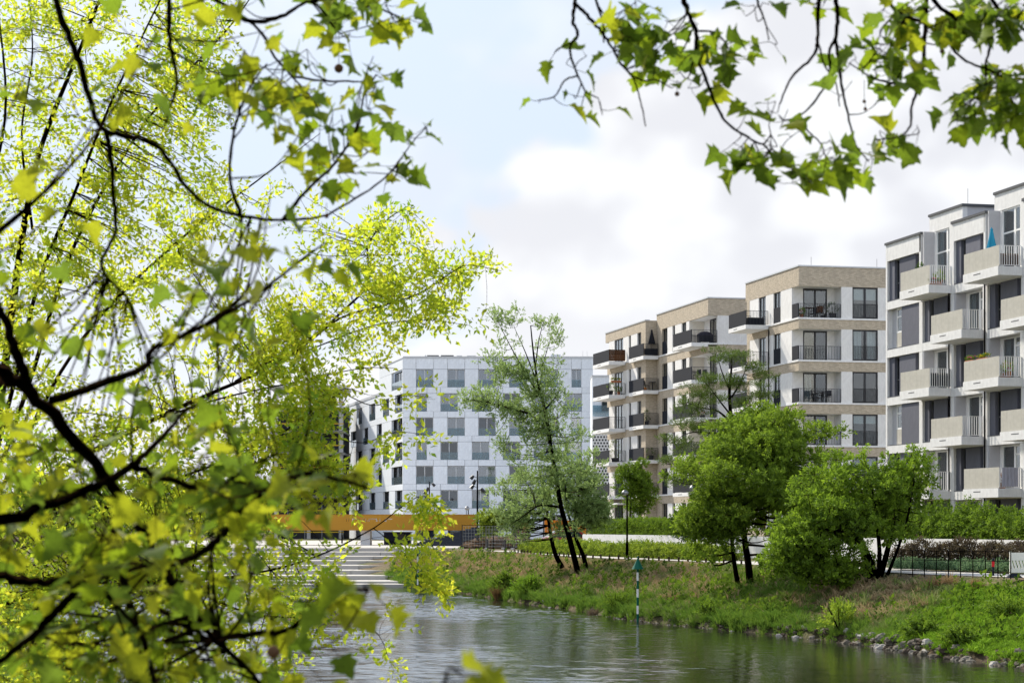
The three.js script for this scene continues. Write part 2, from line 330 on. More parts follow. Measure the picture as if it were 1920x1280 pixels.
// window in a reveal: frame, leaves of glass, the room behind, curtains. x centred, y from the sill, z outwards from the glass
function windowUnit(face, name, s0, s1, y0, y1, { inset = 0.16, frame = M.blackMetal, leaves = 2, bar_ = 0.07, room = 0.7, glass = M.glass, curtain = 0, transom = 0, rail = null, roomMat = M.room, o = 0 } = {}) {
  const w = s1 - s0, h = y1 - y0, g = face.group(name, (s0 + s1) / 2, y0, o - inset), parts = [];
  parts.push(bx(-w / 2, w / 2, 0, bar_, -0.05, 0.03), bx(-w / 2, w / 2, h - bar_, h, -0.05, 0.03));
  for (let i = 0; i <= leaves; i++) { const x = -w / 2 + w * i / leaves, b = i === 0 || i === leaves ? bar_ : bar_ * 1.35, x0 = i === 0 ? x : i === leaves ? x - b : x - b / 2; parts.push(bx(x0, x0 + b, bar_ * 0.99, h - bar_ * 0.99, -0.05, 0.028)); }
  if (transom) parts.push(bx(-w / 2 + bar_, w / 2 - bar_, h * transom, h * transom + bar_, -0.05, 0.026));
  mesh(g, 'frame', merge(parts), frame);
  for (let i = 0; i < leaves; i++) { const a = -w / 2 + w * i / leaves + bar_ * 0.7, b = -w / 2 + w * (i + 1) / leaves - bar_ * 0.7; box(g, 'pane', glass, a, b, bar_, h - bar_, -0.012, -0.004); }
  // the room seen through it: a shallow box open to the glass
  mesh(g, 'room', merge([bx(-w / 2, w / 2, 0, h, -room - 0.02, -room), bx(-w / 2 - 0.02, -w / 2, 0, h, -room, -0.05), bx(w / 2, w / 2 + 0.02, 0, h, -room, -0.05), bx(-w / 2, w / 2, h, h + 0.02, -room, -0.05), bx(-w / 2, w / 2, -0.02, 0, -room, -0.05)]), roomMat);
  if (curtain & 1) mesh(g, 'curtain', curtainGeo(w * 0.36, h - 2 * bar_), pick() < 0.5 ? M.curtain : M.curtainGrey, new THREE.Vector3(-w * 0.29, bar_, -0.16));
  if (curtain & 2) mesh(g, 'curtain', curtainGeo(w * 0.34, h - 2 * bar_), pick() < 0.5 ? M.curtain : M.curtainGrey, new THREE.Vector3(w * 0.3, bar_, -0.17));
  if (curtain & 4) box(g, 'blind', M.curtain, -w / 2 + 0.05, w / 2 - 0.05, h * (0.45 + 0.3 * pick()), h - 0.05, -0.1, -0.09);
  const ro = inset - 0.03;
  if (rail === 'glass') { box(g, 'glass_guard', M.glassTeal, -w / 2 + 0.03, w / 2 - 0.03, 0.04, Math.min(1.0, h * 0.42), ro - 0.016, ro); }
  if (rail === 'bars') mesh(g, 'railing', railGeo(w - 0.04, 1.0, 0.11), M.blackMetal, new THREE.Vector3(0, 0.04, ro));
  if (rail === 'panel') box(g, 'spandrel_panel', M.blackPanel, -w / 2 + 0.01, w / 2 - 0.01, 0.02, 1.12, ro - 0.02, ro + 0.01);
  return g;
}
// upright bars between two flats, centred on x
function railGeo(w, h, gap, r = 0.011, flat = 0.03) {
  const n = Math.max(2, Math.round(w / gap)), parts = [bx(-w / 2, w / 2, h - 0.03, h, -flat / 2, flat / 2), bx(-w / 2, w / 2, 0.05, 0.075, -flat / 2, flat / 2)];
  for (let i = 0; i <= n; i++) { const x = -w / 2 + w * i / n, q = i === 0 || i === n ? r * 1.8 : r; parts.push(bx(x - q, x + q, 0.076, h - 0.031, -q, q)); }
  return merge(parts);
}
// balcony on a face: slab, solid front, barred ends
function balcony(face, s0, s1, y, o0, o1, { slab = 0.3, slabMat = M.slab, panel = M.blackPanel, h = 1.06, railMat = M.blackMetal, gap = 0.11, barR = 0.011, rails = 'both', front = true, wood = false, fascia = null } = {}) {
  const g = face.group('balcony', (s0 + s1) / 2, y, 0), w = s1 - s0;
  box(g, 'slab', slabMat, -w / 2, w / 2, -slab, 0, o0, o1);
  if (front) { box(g, 'parapet_panel', panel, -w / 2 + 0.02, w / 2 - 0.02, 0.03, h, o1 - 0.05, o1 - 0.02); }
  if (fascia) box(g, 'fascia_panel', fascia, -w / 2 - 0.004, w / 2 - 0.03, -slab - 0.004, 0.02, o1, o1 + 0.03);
  const len = o1 - o0 - 0.08;
  if (rails !== 'none') for (const sd of rails === 'both' ? [-1, 1] : [1]) {
    const r = mesh(g, 'railing', railGeo(len, h - 0.02, gap, barR), railMat, new THREE.Vector3(sd * (w / 2 - 0.05), 0.01, (o0 + o1) / 2 - 0.02), Math.PI / 2);
    r.userData.kind = undefined; delete r.userData.kind;
  }
  box(g, 'drain_slot', M.darkCap, -w * 0.2, w * 0.0, -0.17, -0.12, o1 - 0.02, o1 + (fascia ? 0.034 : 0.004));
  if (wood) for (let i = 0; i < 15; i++) box(g, 'wooden_slat', M.wood, w / 2 - 0.04, w / 2 - 0.012, 0.04, h - 0.03 + 0.02 * (i % 3), o0 + 0.05 + i * (len / 15), o0 + 0.05 + (i + 0.9) * (len / 15));
  return g;
}
const FLOORS = [3.86, 6.86, 9.86, 12.86, 15.86, 18.84];

// ---------------------------------------------------------------- beige brick house with the corner loggias
{
  const B = group('apartment_building', 'beige brick and white apartment block with corner loggias, beside the stepped grey block', 'building', V(20.18, 0, 150), TURN);
  const front = new Face(B, 0, 0, 0), side = new Face(B, 0, 0, -Math.PI / 2);
  const W = 11, L = 11;
  box(B, 'core', M.room, 1.5, W - 0.05, 3.2, 21.5, -L + 0.9, -2.2);
  FLOORS.forEach((y, i) => {
    const top = i < 5 ? FLOORS[i + 1] - 0.78 : 21.06, pl = M.render;
    // floor slab, brick band under it and white ledge
    box(B, 'floor_slab', M.slab, 0.06, W - 0.06, y - 0.7, y - 0.115, -L + 0.06, -0.06);
    if (i) {
      front.box('brick_band', M.brick, 0, W, y - 0.78, y - 0.12, -0.12, 0); side.box('brick_band', M.brick, -L, -0.12, y - 0.78, y - 0.12, -0.12, 0);
      front.box('ledge', M.slab, -0.05, W, y - 0.12, y, -0.15, 0.05); side.box('ledge', M.slab, -L, -0.15, y - 0.12, y, -0.15, 0.05);
    } else { front.box('plinth', M.brick, 0, W, 3.2, y, -0.12, 0); side.box('plinth', M.brick, -L, -0.12, 3.2, y, -0.12, 0); }
    // front piers and the tall window
    front.box('wall_panel', pl, 3.2, 4.03, y, top, -0.3, -0.01); front.box('wall_panel', pl, 5.96, W, y, top, -0.3, -0.01);
    windowUnit(front, 'window', 4.03, 5.96, y, top, { leaves: 2, bar_: 0.11, inset: 0.1, rail: 'bars', curtain: [3, 3, 4, 0, 3, 4][i], glass: M.glass });
    // loggia: back wall with the glazed door, side wall, ceiling, railing, dark panel to the river
    box(B, 'loggia_wall', M.render, 0.05, 0.83, y, top, -1.5, -1.35); box(B, 'loggia_wall', M.render, 2.65, 3.2, y, top, -1.5, -1.35); box(B, 'loggia_wall', M.render, 3.2, 3.3, y, top, -1.5, -0.31);
    box(B, 'loggia_ceiling', M.slab, 0.07, 3.19, top - 0.03, top, -1.34, -0.12);
    windowUnit(front, 'glazed_door', 0.83, 2.65, y, top - 0.03, { o: -1.35, inset: 0.04, leaves: 2, bar_: 0.1, curtain: [0, 0, 0, 1, 0, 0][i], roomMat: i % 2 ? M.room : M.roomPale });
    const lr = front.group('loggia_railing', 1.6, y, -0.06); mesh(lr, 'railing', railGeo(3.14, 1.0, 0.115), M.blackMetal); box(lr, 'side_panel', M.blackPanel, -1.62, -1.59, 0.04, 1.02, -1.25, 0.0);
    // river side
    side.box('wall_panel', pl, -3.7, -1.4, y, top, -0.3, -0.01);
    windowUnit(side, 'window', -5.2, -3.7, y, top, { leaves: 2, inset: 0.14, rail: 'panel', curtain: i % 3 });
    side.box('wall_panel', pl, -6.85, -5.2, y, top, -0.3, -0.01);
    windowUnit(side, 'glazed_door', -8.4, -6.85, y, top, { leaves: 2, bar_: 0.09, inset: 0.12, curtain: i === 4 ? 1 : 0 });
    side.box('wall_panel', pl, -10.4, -8.4, y, top, -0.3, -0.01); side.box('brick_pier', M.brick, -L, -10.4, y, top, -0.3, 0);
    if (i) balcony(side, -10, -6.1, y, 0.06, 1.8, {});
  });
  front.box('brick_parapet', M.brick, 0, W, 21.06, 22.42, -0.3, 0); side.box('brick_parapet', M.brick, -L, -0.3, 21.06, 22.42, -0.3, 0);
  box(B, 'rear_parapet', M.brick, 0, W, 21.06, 22.42, -L - 0.3, -L);
  box(B, 'roof', M.darkCap, 0.31, W, 21.5, 21.8, -L + 0.01, -0.31);
  front.box('parapet_cap', M.cap, -0.05, W, 22.42, 22.52, -0.36, 0.05); side.box('parapet_cap', M.cap, -L - 0.3, -0.36, 22.42, 22.52, -0.36, 0.05);
  mesh(B, 'downpipe', bar(side.p(-6.02, 3.9, 0.07), side.p(-6.02, 18.5, 0.07), 0.045), M.cap);
}

// ---------------------------------------------------------------- beige brick house with black balconies
{
  const B = group('apartment_building', 'beige brick apartment block with black-fronted balconies, beside the white panelled block', 'building', V(15.73, 0, 171), TURN);
  const front = new Face(B, 0, 0, 0), side = new Face(B, 0, 0, -Math.PI / 2), T = 14.2, L = 26.6, W = 11, out = 1.0;
  box(B, 'core', M.room, 2.2, W - 0.05, 3.2, 21.5, -L + 0.9, -2.2);
  FLOORS.forEach((y, i) => {
    const top = i < 5 ? FLOORS[i + 1] - 0.78 : 21.06, cream = M.renderCream, pl = M.render;
    box(B, 'floor_slab', M.slab, 0.06, W - 0.06, y - 0.7, y - 0.115, -L + 0.06, -0.06);
    box(B, 'floor_slab', M.slab, -out + 0.06, 0.05, y - 0.7, y - 0.115, -L + 0.06, -T - 0.06);
    if (i) {
      front.box('brick_band', M.brick, 0, W, y - 0.78, y - 0.12, -0.12, 0); side.box('brick_band', M.brick, -T, -0.12, y - 0.78, y - 0.12, -0.12, 0);
      side.box('ledge', M.slab, -T, -5.0, y - 0.12, y, -0.15, 0.05); front.box('ledge', M.slab, 0.8, W, y - 0.12, y, -0.15, 0.05);
      side.box('brick_band', M.brick, -L, -T, y - 0.78, y - 0.12, out - 0.12, out); side.box('ledge', M.slab, -L, -T, y - 0.12, y, out - 0.15, out + 0.05);
      box(B, 'brick_band', M.brick, -out + 0.12, 0.0, y - 0.78, y - 0.12, -T - 0.12, -T);
    }
    // end to us
    front.box('wall_panel', pl, 0.8, 3.4, y, top, -0.3, -0.01); front.box('wall_panel', pl, 5.2, W, y, top, -0.3, -0.01);
    windowUnit(front, 'window', 3.4, 5.2, y, top, { bar_: 0.1, rail: 'bars', curtain: i % 4 });
    // corner loggia
    box(B, 'loggia_wall', cream, 0.05, 1.45, y, top, -5.12, -4.98);
    box(B, 'loggia_wall', pl, 1.3, 1.45, y, top, -4.98, -3.5); box(B, 'loggia_wall', pl, 1.3, 1.45, y, top, -0.9, -0.3);
    const lo = new Face(B, 1.3, 0, -Math.PI / 2);
    windowUnit(lo, 'glazed_door', -3.5, -0.9, y, top - 0.03, { inset: 0.04, leaves: 3, bar_: 0.09, curtain: i % 3 });
    box(B, 'loggia_ceiling', M.slab, 0.13, 1.29, top - 0.03, top, -4.97, -0.13);
    // river side of the near half
    side.box('wall_panel', pl, -5.8, -4.98, y, top, -0.3, -0.01);
    windowUnit(side, 'window', -7.08, -5.8, y, top, { leaves: 2, bar_: 0.08, curtain: (i + 1) % 4 });
    side.box('wall_panel', pl, -8.9, -7.08, y, top, -0.3, -0.01);
    windowUnit(side, 'window', -9.65, -8.9, y, top, { leaves: 1, bar_: 0.08 });
    side.box('wall_panel', pl, -11.07, -9.65, y, top, -0.3, -0.01);
    windowUnit(side, 'window', -12.6, -11.07, y, top, { leaves: 2, rail: i ? 'panel' : null, inset: 0.18, curtain: i % 2 ? 2 : 0 });
    side.box('brick_pier', M.brick, -T, -12.6, y, top, -0.3, 0);
    // far half stands one metre out
    const far = new Face(B, -out, 0, -Math.PI / 2);
    far.box('brick_pier', M.brick, -15.57, -T, y, top, -0.3, 0);
    if (i < 5) { box(B, 'brick_return', M.brick, -out + 0.3, 0.0, y, top, -T - 0.14, -T - 0.02); } else box(B, 'brick_return', M.brick, -out + 0.3, 0.0, y, 21.95, -T - 0.14, -T);
    windowUnit(far, 'window', -16.8, -15.57, y, top, { leaves: 2, bar_: 0.08, curtain: i % 3 });
    far.box('wall_panel', pl, -18.8, -16.8, y, top, -0.3, -0.01);
    windowUnit(far, 'window', -19.5, -18.8, y, top, { leaves: 1, bar_: 0.08 });
    far.box('wall_panel', pl, -21.3, -19.5, y, top, -0.3, -0.01);
    windowUnit(far, 'glazed_door', -24.2, -21.3, y, top, { leaves: 3, bar_: 0.09, curtain: (i * 2 + 1) % 4, inset: 0.12 });
    far.box('wall_panel', pl, -26.0, -24.2, y, top, -0.3, -0.01);
    if (i) {
      balcony(side, -5.0, 0, y, -0.78, 1.4, {});
      balcony(side, -18, -13.5, y, 0.06, 1.42, {});
      balcony(far, -25.8, -20.3, y, 0.06, 1.6, { wood: i === 5 });
    }
  });
  front.box('brick_parapet', M.brick, 0, W, 21.06, 22.42, -0.3, 0); side.box('brick_parapet', M.brick, -T, -0.3, 21.06, 22.42, -0.3, 0);
  const far = new Face(B, -out, 0, -Math.PI / 2);
  far.box('brick_parapet', M.brick, -L - 0.6, -T, 21.06, 21.92, -0.3, 0);
  box(B, 'roof', M.darkCap, 0.31, W, 21.5, 21.8, -L, -0.31); box(B, 'roof', M.darkCap, -out + 0.31, 0.3, 21.3, 21.7, -L, -T - 0.15);
  front.box('parapet_cap', M.cap, -0.05, W, 22.42, 22.52, -0.36, 0.05); side.box('parapet_cap', M.cap, -T, -0.36, 22.42, 22.52, -0.36, 0.05);
  far.box('parapet_cap', M.cap, -L - 0.65, -T + 0.05, 21.92, 22.02, -0.36, 0.05);
  box(B, 'awning', M.slab, -out - 1.6, -out - 0.02, 6.05, 6.18, -25.5, -17.5);
}

// ---------------------------------------------------------------- stepped light grey house
{
  const B = group('apartment_building', 'light grey apartment block with slate panels and staggered pale balconies', 'building', V(22.8, 0, 130), TURN);
  const base = 3.2, FL = [3.2, 6.13, 9.05, 11.97, 14.88, 17.8], bays = [0, 5.2, 9.5, 13.8, 18.3, 22.8, 27.2], N = 6;
  const side = new Face(B, 0, 0, -Math.PI / 2), band = 0.5, W = 12;
  box(B, 'core', M.room, 1.9, W, base, 20.6, 0.3, 27);
  const topOf = (j) => j % 2 ? 22.3 : 21.25, setOf = (j) => j % 2 ? 0.65 : 0;
  for (let j = 0; j < N; j++) {
    const a = bays[j], b = bays[j + 1];
    // roof block of the bay: upper wall, end walls, cap
    const rt = topOf(j), sb = setOf(j), head = j % 2 ? 21.35 : 20.25;
    box(B, 'upper_wall', M.concreteWhite, sb, sb + 0.3, head, rt, a + (j % 2 ? -0.25 : 0), b + (j % 2 ? -0.02 : 0));
    box(B, 'end_wall', M.greyPlaster, sb + 0.3, 6, j % 2 ? 20.8 : 20.4, rt - 0.002, b - (j % 2 ? 0.32 : 0.3), b - 0.02);
    box(B, 'roof', M.darkCap, sb + 0.31, 6, rt - 0.5, rt - 0.2, a - (j % 2 ? 0.2 : 0), b - 0.33);
    box(B, 'roof_cap', M.darkCap, sb - 0.07, sb + 0.36, rt, rt + 0.14, a - (j % 2 ? 0.3 : 0.06), b + 0.08); box(B, 'roof_cap', M.darkCap, sb + 0.361, 6.05, rt, rt + 0.14, b - 0.36, b + 0.08);
    if (j % 2 === 0 && j) box(B, 'end_wall', M.greyPlaster, 0.3, 0.95, FL[5], 20.4, b - 0.3, b - 0.02);
    FL.forEach((y, i) => {
      const last = i === 5, top = last ? head : FL[i + 1] - band;
      const recess = j > 0 && (j + 5 - i) % 2 === 1, deep = recess ? 0.66 : 0.02;
      if (i) { side.box('band_panel', M.concreteWhite, a + 0.24, b - 0.245, y - band + 0.008, y - 0.008, -0.4, 0); }
      side.box('band_core', M.concrete, a + 0.01, b - 0.01, y - band + 0.02, y - 0.03, -0.9, -0.41);
      if (recess) {
        // recess with return walls, tall glazing and a balcony
        const pl = M.greyPlaster, f = new Face(B, deep, 0, -Math.PI / 2);
        side.box('return_wall', M.greyPlaster, a + 0.25, a + 0.4, y, top, -deep, -0.02); side.box('return_wall', M.render, b - 0.4, b - 0.25, y, top, -deep, -0.02);
        f.box('wall_panel', M.render, a + 0.41, a + 0.62, y, top, -0.25, 0);
        windowUnit(f, 'window', a + 0.62, a + 2.1, y + 0.02, top, { frame: M.whiteFrame, leaves: 1, bar_: 0.09, inset: 0.08, transom: last ? 0.62 : 0, curtain: (i + j) % 3 === 0 ? 3 : 0, glass: M.glass });
        windowUnit(f, 'balcony_door', a + 2.1, b - 0.41, y + 0.02, top, { frame: M.whiteFrame, leaves: 2, bar_: 0.1, inset: 0.08, transom: last ? 0.62 : 0.76, curtain: (i * 3 + j) % 4 === 1 ? 2 : 0 });
        if (i) balcony(side, a + 0.05, b - 0.12, y + 0.02, 0.01, 1.32, { slab: 0.46, slabMat: M.concreteWhite, fascia: M.concreteWhite, panel: M.balconyPanel, h: 1.12, railMat: M.whiteFrame, gap: 0.13, barR: 0.017 });
      } else {
        // slate panels with dark windows between
        const f = new Face(B, deep, 0, -Math.PI / 2), w = b - a, A = a + 0.25, Z = b - 0.25, h1 = Math.min(top, y + 2.45);
        if (j === 0 && i % 2 === 0 && i > 0 && i < 5) {
          f.box('return_wall', M.greyPlaster, A, A + 0.75, y, top, -0.4, -0.3);
          windowUnit(f, 'window', A + 0.75, A + 1.95, y + 0.95, top, { frame: M.whiteFrame, leaves: 1, bar_: 0.1, transom: 0.62, inset: 0.3, o: 0 });
          f.box('parapet_panel', M.balconyPanel, A + 0.75, A + 1.95, y, y + 0.94, -0.3, -0.26);
          f.box('slate_panel', M.slate[1], A + 1.96, Z, y, top, -0.3, -0.06);
        } else {
          const k = (i + j) % 3, c1 = A + w * 0.15, c2 = c1 + w * 0.15, c3 = Z - w * 0.15;
          f.box('slate_panel', M.slate[k], A, c1, y, top, -0.3, -0.12);
          windowUnit(f, 'window', c1, c2, y + 0.04, top, { frame: M.darkCap, leaves: 1, bar_: 0.07, transom: 0.4, inset: 0.3, glass: M.glassDark });
          f.box('slate_panel', M.slate[(k + 1) % 3], c2, c3, y, top, -0.3, -0.1);
          windowUnit(f, 'window', c3, Z, y + 0.04, top, { frame: M.darkCap, leaves: 1, bar_: 0.07, inset: 0.3, glass: M.glassDark });
        }
        f.box('sill', M.darkCap, A, Z, y - 0.007, y + 0.03, -0.05, 0.03);
      }
    });
  }
  // upright concrete posts between bays, jointed at each floor
  bays.forEach((s, j) => FL.forEach((y, i) => {
    const top = i === 5 ? (j < 6 ? 21.23 : 21.2) : FL[i + 1] - 0.515;
    if (i === 5 && j % 2 === 1) side.box('post', M.concreteWhite, s - 0.24, s - 0.01, y - 0.5, top, -0.4, 0.0);
    else side.box('post', M.concreteWhite, s === 0 ? 0.01 : s - 0.235, s + 0.235, y - 0.5, top, -0.4, 0.004);
  }));
  for (const s of [9.3, 13.9]) mesh(B, 'downpipe', bar(side.p(s, 3.3, 0.1), side.p(s, 17.4, 0.1), 0.05, 8), M.pipe);
  box(B, 'gable', M.concreteWhite, 0.3, W, base, 21.0, 0.005, 0.28);
}

// ---------------------------------------------------------------- white panelled house across the square
{
  const B = group('apartment_building', 'white panelled apartment block with staggered two-pane windows, behind the leaning poplar', 'building', V(-13.94, 0, 272), 0);
  const front = new Face(B, 0, 0, 0.012), left = new Face(B, 0, 0, -1.3447), sh = 3.085, W = 24.3;
  const first = EYE + (HORIZON - 952.5) / FOCAL * 272;        // sill line of the lowest full row
  const px = (p) => (p - 755) * 272 / 4000;
  const winH = 2.28, gap = 0.035;
  const P = () => M.panelWhite[Math.floor(pick() * 3)];
  const core = mesh(B, 'core', bx(0.0, W - 0.02, 2.3, 25.2, -9, -0.75), M.room);
  front.box('backing', M.concrete, 0.02, W - 0.02, 25.1, 25.8, -0.7, -0.2);
  const topY = EYE + (HORIZON - 670) / FOCAL * 272;
  const rowsA = [[780, 812], [839, 871], [897, 929], [955, 987], [1014, 1046], [1072, 1090]], rowsB = [[781, 800], [826, 858], [885, 917], [943, 975], [1001, 1033], [1059, 1091]];
  for (let r = 0; r < 6; r++) {                                // r 0 is the lowest full row
    const y = first + r * sh, list = (r % 2 ? rowsA : rowsB).map(([a, b]) => [px(a), px(b)]);
    let s = 0;
    const edges = [0, ...list.flat(), W];
    // band of panels over the windows, joints staggered with the windows
    const yt = y + winH, yb = r < 5 ? y + sh : topY - 0.1;
    const cuts = [0, ...list.flatMap(([a, b]) => [a - 0.02, b + 0.02]), W];
    for (let q = 0; q < cuts.length - 1; q++) front.box('facade_panel', P(), cuts[q] + gap / 2, cuts[q + 1] - gap / 2, yt + gap, yb - gap / 2, -0.18, 0);
    for (let q = 0; q < edges.length; q += 2) {
      const a = edges[q], b = edges[q + 1]; if (b - a < 0.05) continue;
      const n = b - a > 2.2 ? 2 : 1;
      for (let m = 0; m < n; m++) front.box('facade_panel', P(), lerp(a, b, m / n) + gap / 2, lerp(a, b, (m + 1) / n) - gap / 2, y, yt, -0.18, 0);
    }
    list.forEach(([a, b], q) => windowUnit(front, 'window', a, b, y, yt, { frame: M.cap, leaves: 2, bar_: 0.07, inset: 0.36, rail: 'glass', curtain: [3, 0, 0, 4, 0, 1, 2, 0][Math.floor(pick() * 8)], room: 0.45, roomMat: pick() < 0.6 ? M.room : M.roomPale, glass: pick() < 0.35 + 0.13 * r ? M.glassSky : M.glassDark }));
  }
  // ground floor
  for (let q = 0; q < 6; q++) front.box('facade_panel', P(), q * W / 6 + gap, (q + 1) * W / 6 - gap, first - 0.9, first - gap, -0.18, 0);
  for (let q = 0; q < 6; q++) { front.box('facade_panel', P(), q * W / 6 + gap, q * W / 6 + 1.7, 2.3, first - 0.9 - gap, -0.18, 0); windowUnit(front, 'shop_window', q * W / 6 + 1.75, (q + 1) * W / 6, 2.4, first - 0.95, { frame: M.darkCap, leaves: 2, inset: 0.2, room: 0.45 }); }
  front.box('parapet_cap', M.cap, -0.05, W + 0.05, topY - 0.1, topY, -0.5, 0.06);
  // side wall running back from the corner
  const tOf = (p) => { const k = (p - 960) / 4000; return (-13.94 - 272 * k) / (0.2242 + 0.9745 * k); };
  const pxz = (z) => 600 + z * 0.28125;
  const lA = [[468, 556], [377, 411], [285, 320], [205, 240], [132, 166]], lB = [[499, 556], [418, 460], [327, 368], [243, 280], [168, 203]];
  for (let r = 0; r < 6; r++) {
    const y = first + r * sh, high = r === 5;
    let list = (r % 2 ? lA : lB).map(([a, b]) => [-tOf(pxz(a)), -Math.max(0.3, tOf(pxz(b)))]);
    const end = high ? -18 : -58;
    if (high) list = list.slice(0, 1);
    list = list.map(([a, b], q) => q ? [a, b] : [Math.max(a, -8.5), b]).reverse();
    const yt = y + winH, yb = high ? topY - 0.1 : y + sh;
    const edges = [end, ...list.flat(), 0];
    for (let q = 0; q < edges.length - 1; q++) left.box('facade_panel', P(), edges[q] + gap / 2, edges[q + 1] - gap / 2, yt + gap, yb - gap / 2, -0.3, 0);
    for (let q = 0; q < edges.length; q += 2) left.box('facade_panel', P(), edges[q] + gap / 2, edges[q + 1] - gap / 2, y, yt, -0.3, 0);
    list.forEach(([a, b]) => windowUnit(left, 'window', a, b, y, yt, { frame: M.darkCap, leaves: 2, bar_: 0.09, inset: 0.5, rail: 'glass', room: 0.8, glass: M.glassDark }));
  }
  for (let q = 0; q < 10; q++) left.box('facade_panel', P(), -58 + q * 5.8 + gap, -58 + (q + 1) * 5.8 - gap, 2.3, first - gap, -0.3, 0);
  left.box('parapet_cap', M.cap, -18, 0, topY - 0.1, topY, -0.5, 0.06); left.box('parapet_cap', M.cap, -58, -18.05, first + 5 * sh, first + 5 * sh + 0.35, -0.5, 0.06);
  left.box('upper_end_wall', M.panelWhite[1], -18.3, -18.02, first + 5 * sh, topY - 0.1, -6, -0.01);
  left.box('core', M.room, -57.9, -0.5, 2.3, first + 5 * sh, -9, -1.75);
  // roof plant
  for (const [a, b, h] of [[800, 822, 5], [826, 850, 5]]) front.box('solar_panel', M.darkCap, px(a), px(b), topY + 0.25, topY + 0.42, -3, -1.4);
  for (const [a, b, h] of [[856, 866, 6], [875, 892, 6], [796, 798, 7]]) front.box('roof_vent', M.cap, px(a), px(b), topY - 0.1, topY + h * 0.068, -3, -1.8);
  front.box('roof_hut', M.panelWhite[2], px(1034), px(1053), topY - 0.1, topY + 0.65, -6, -3);
}
// white block with pierced screens, seen between the two
{
  const B = group('apartment_building', 'narrow white block with pierced lattice screens between the white and beige blocks', 'building', V(8.9, 0, 236), 0);
  const f = new Face(B, 0, 0, 0);
  f.box('wall', M.panelWhite[2], 0, 6, 2.3, 20.7, -6, -0.3); f.box('parapet_cap', M.cap, -0.05, 6, 20.7, 20.85, -6, -0.2);
  windowUnit(f, 'window', 1.0, 2.6, 16.8, 19.8, { frame: M.cap, leaves: 1, inset: 0.25, room: 0.04, roomMat: M.roomPale });
  f.box('glass_guard', M.glassTeal, 0.05, 3.2, 16.3, 17.5, -0.02, 0.0);
  for (const [y0, y1] of [[12.4, 15.3], [8.3, 11.4], [4.0, 7.4]]) {
    const parts = [];
    for (let y = y0; y < y1; y += 0.34) parts.push(bx(0.05, 2.9, y, y + 0.13, -0.12, 0));
    let row = 0;
    for (let y = y0; y < y1 - 0.3; y += 0.34, row++) for (let x = 0.05 + (row % 2 ? 0.17 : 0); x < 2.8; x += 0.34) parts.push(bx(x, x + 0.14, y + 0.13, y + 0.34, -0.119, -0.001));
    const m = mesh(B, 'lattice_screen', merge(parts), M.concreteWhite); m.userData.kind = 'stuff';
    f.box('screen_backing', M.room, 0.05, 2.9, y0, y1, -0.28, -0.24);
  }
  for (const y of [11.4, 15.4]) f.box('band_panel', M.concreteWhite, 0, 6, y, y + 0.85, -0.29, 0.03);
}
// unfinished concrete block with scaffolding, beyond the bridge
{
  const B = group('construction_building', 'unfinished dark block with scaffold and yellow guard rails beyond the orange bridge', 'building', V(-34, 0, 300), 0);
  box(B, 'core', M.room, 0, 10.2, 2.3, 21, -12, -2.5);
  for (let i = 0; i < 7; i++) {
    const y = 2.3 + i * 3.05;
    box(B, 'floor_slab', M.concrete, 0, 10.3, y + 2.75, y + 3.05, -12, -0.8);
    box(B, 'guard_rail', std({ color: lin(0.6, 0.4, 0.03), roughness: 0.6 }), 0, 10.3, y + 0.9, y + 1.05, -0.2, -0.14);
    box(B, 'scaffold_deck', M.greyMetal, 0, 10.3, y - 0.05, y + 0.02, -0.78, -0.1);
    for (let k = 0; k < 3; k++) box(B, 'column', M.concrete, 0.4 + k * 4.6, 0.9 + k * 4.6, y, y + 2.75, -2.2, -1.2);
  }
  for (let k = 0; k < 5; k++) box(B, 'scaffold_pole', M.greyMetal, k * 2.4, k * 2.4 + 0.07, 2.3, 23.8, -0.1, -0.03);
  box(B, 'roof', M.concrete, -0.2, 10.5, 23.66, 24.0, -12, -0.6);
}
// ---------------------------------------------------------------- retaining wall, steps, bridge, fences, lamps
const BACK = -TURN;
{
  // white retaining wall under the hedges, in cast panels
  const W = group('retaining_wall', 'long low white concrete retaining wall under the clipped hedges', 'wall', V(0, 0, 0));
  const line = TERRACE.slice(1, 6);
  for (let i = 0; i < line.length - 1; i++) {
    const [ax, ad] = line[i], [bx_, bd] = line[i + 1], L = Math.hypot(bx_ - ax, bd - ad), n = Math.max(1, Math.round(L / 3.2)), th = Math.atan2(bd - ad, bx_ - ax);
    for (let k = 0; k < n; k++) {
      const t = (k + 0.5) / n; mesh(W, 'wall_panel', boxGeo(L / n - 0.025, 1.45, 0.24), M.concreteWhite, V(lerp(ax, bx_, t), 2.85, lerp(ad, bd, t)), th);
    }
  }
}
{
  // broad concrete steps down to the water
  const S = group('riverside_steps', 'broad pale concrete seating steps going down to the water', 'steps', V(0, 0, 0));
  for (let k = 0; k < 8; k++) {
    const y = 0.3 + 0.287 * k, d0 = 149 + 4.3 * k, m = 3;
    const x0 = -25, x1 = -6.2 + k * 0.42;
    for (let q = 0; q < m; q++) box(S, 'step', M.paving, lerp(x0, x1, q / m) + 0.02, lerp(x0, x1, (q + 1) / m) - 0.02, y - 0.7, y, -(d0 + 5.2), -d0);
  }
  box(S, 'landing', M.paving, -26, -6.9, -0.6, 0.16, -149.0, -146.5);
  for (const [x, a] of [[-5.6, 0]]) {
    const rail = [at(804, 1009, 178), at(830, 1066, 150)];
    mesh(S, 'handrail', bar(rail[0], rail[1], 0.05), M.blackMetal);
    for (let i = 0; i < 4; i++) { const p = rail[0].clone().lerp(rail[1], i / 3), g = p.clone(); g.y = Math.max(0.3, p.y - 1.0); mesh(S, 'handrail_post', bar(p, g, 0.03), M.blackMetal); }
  }
}
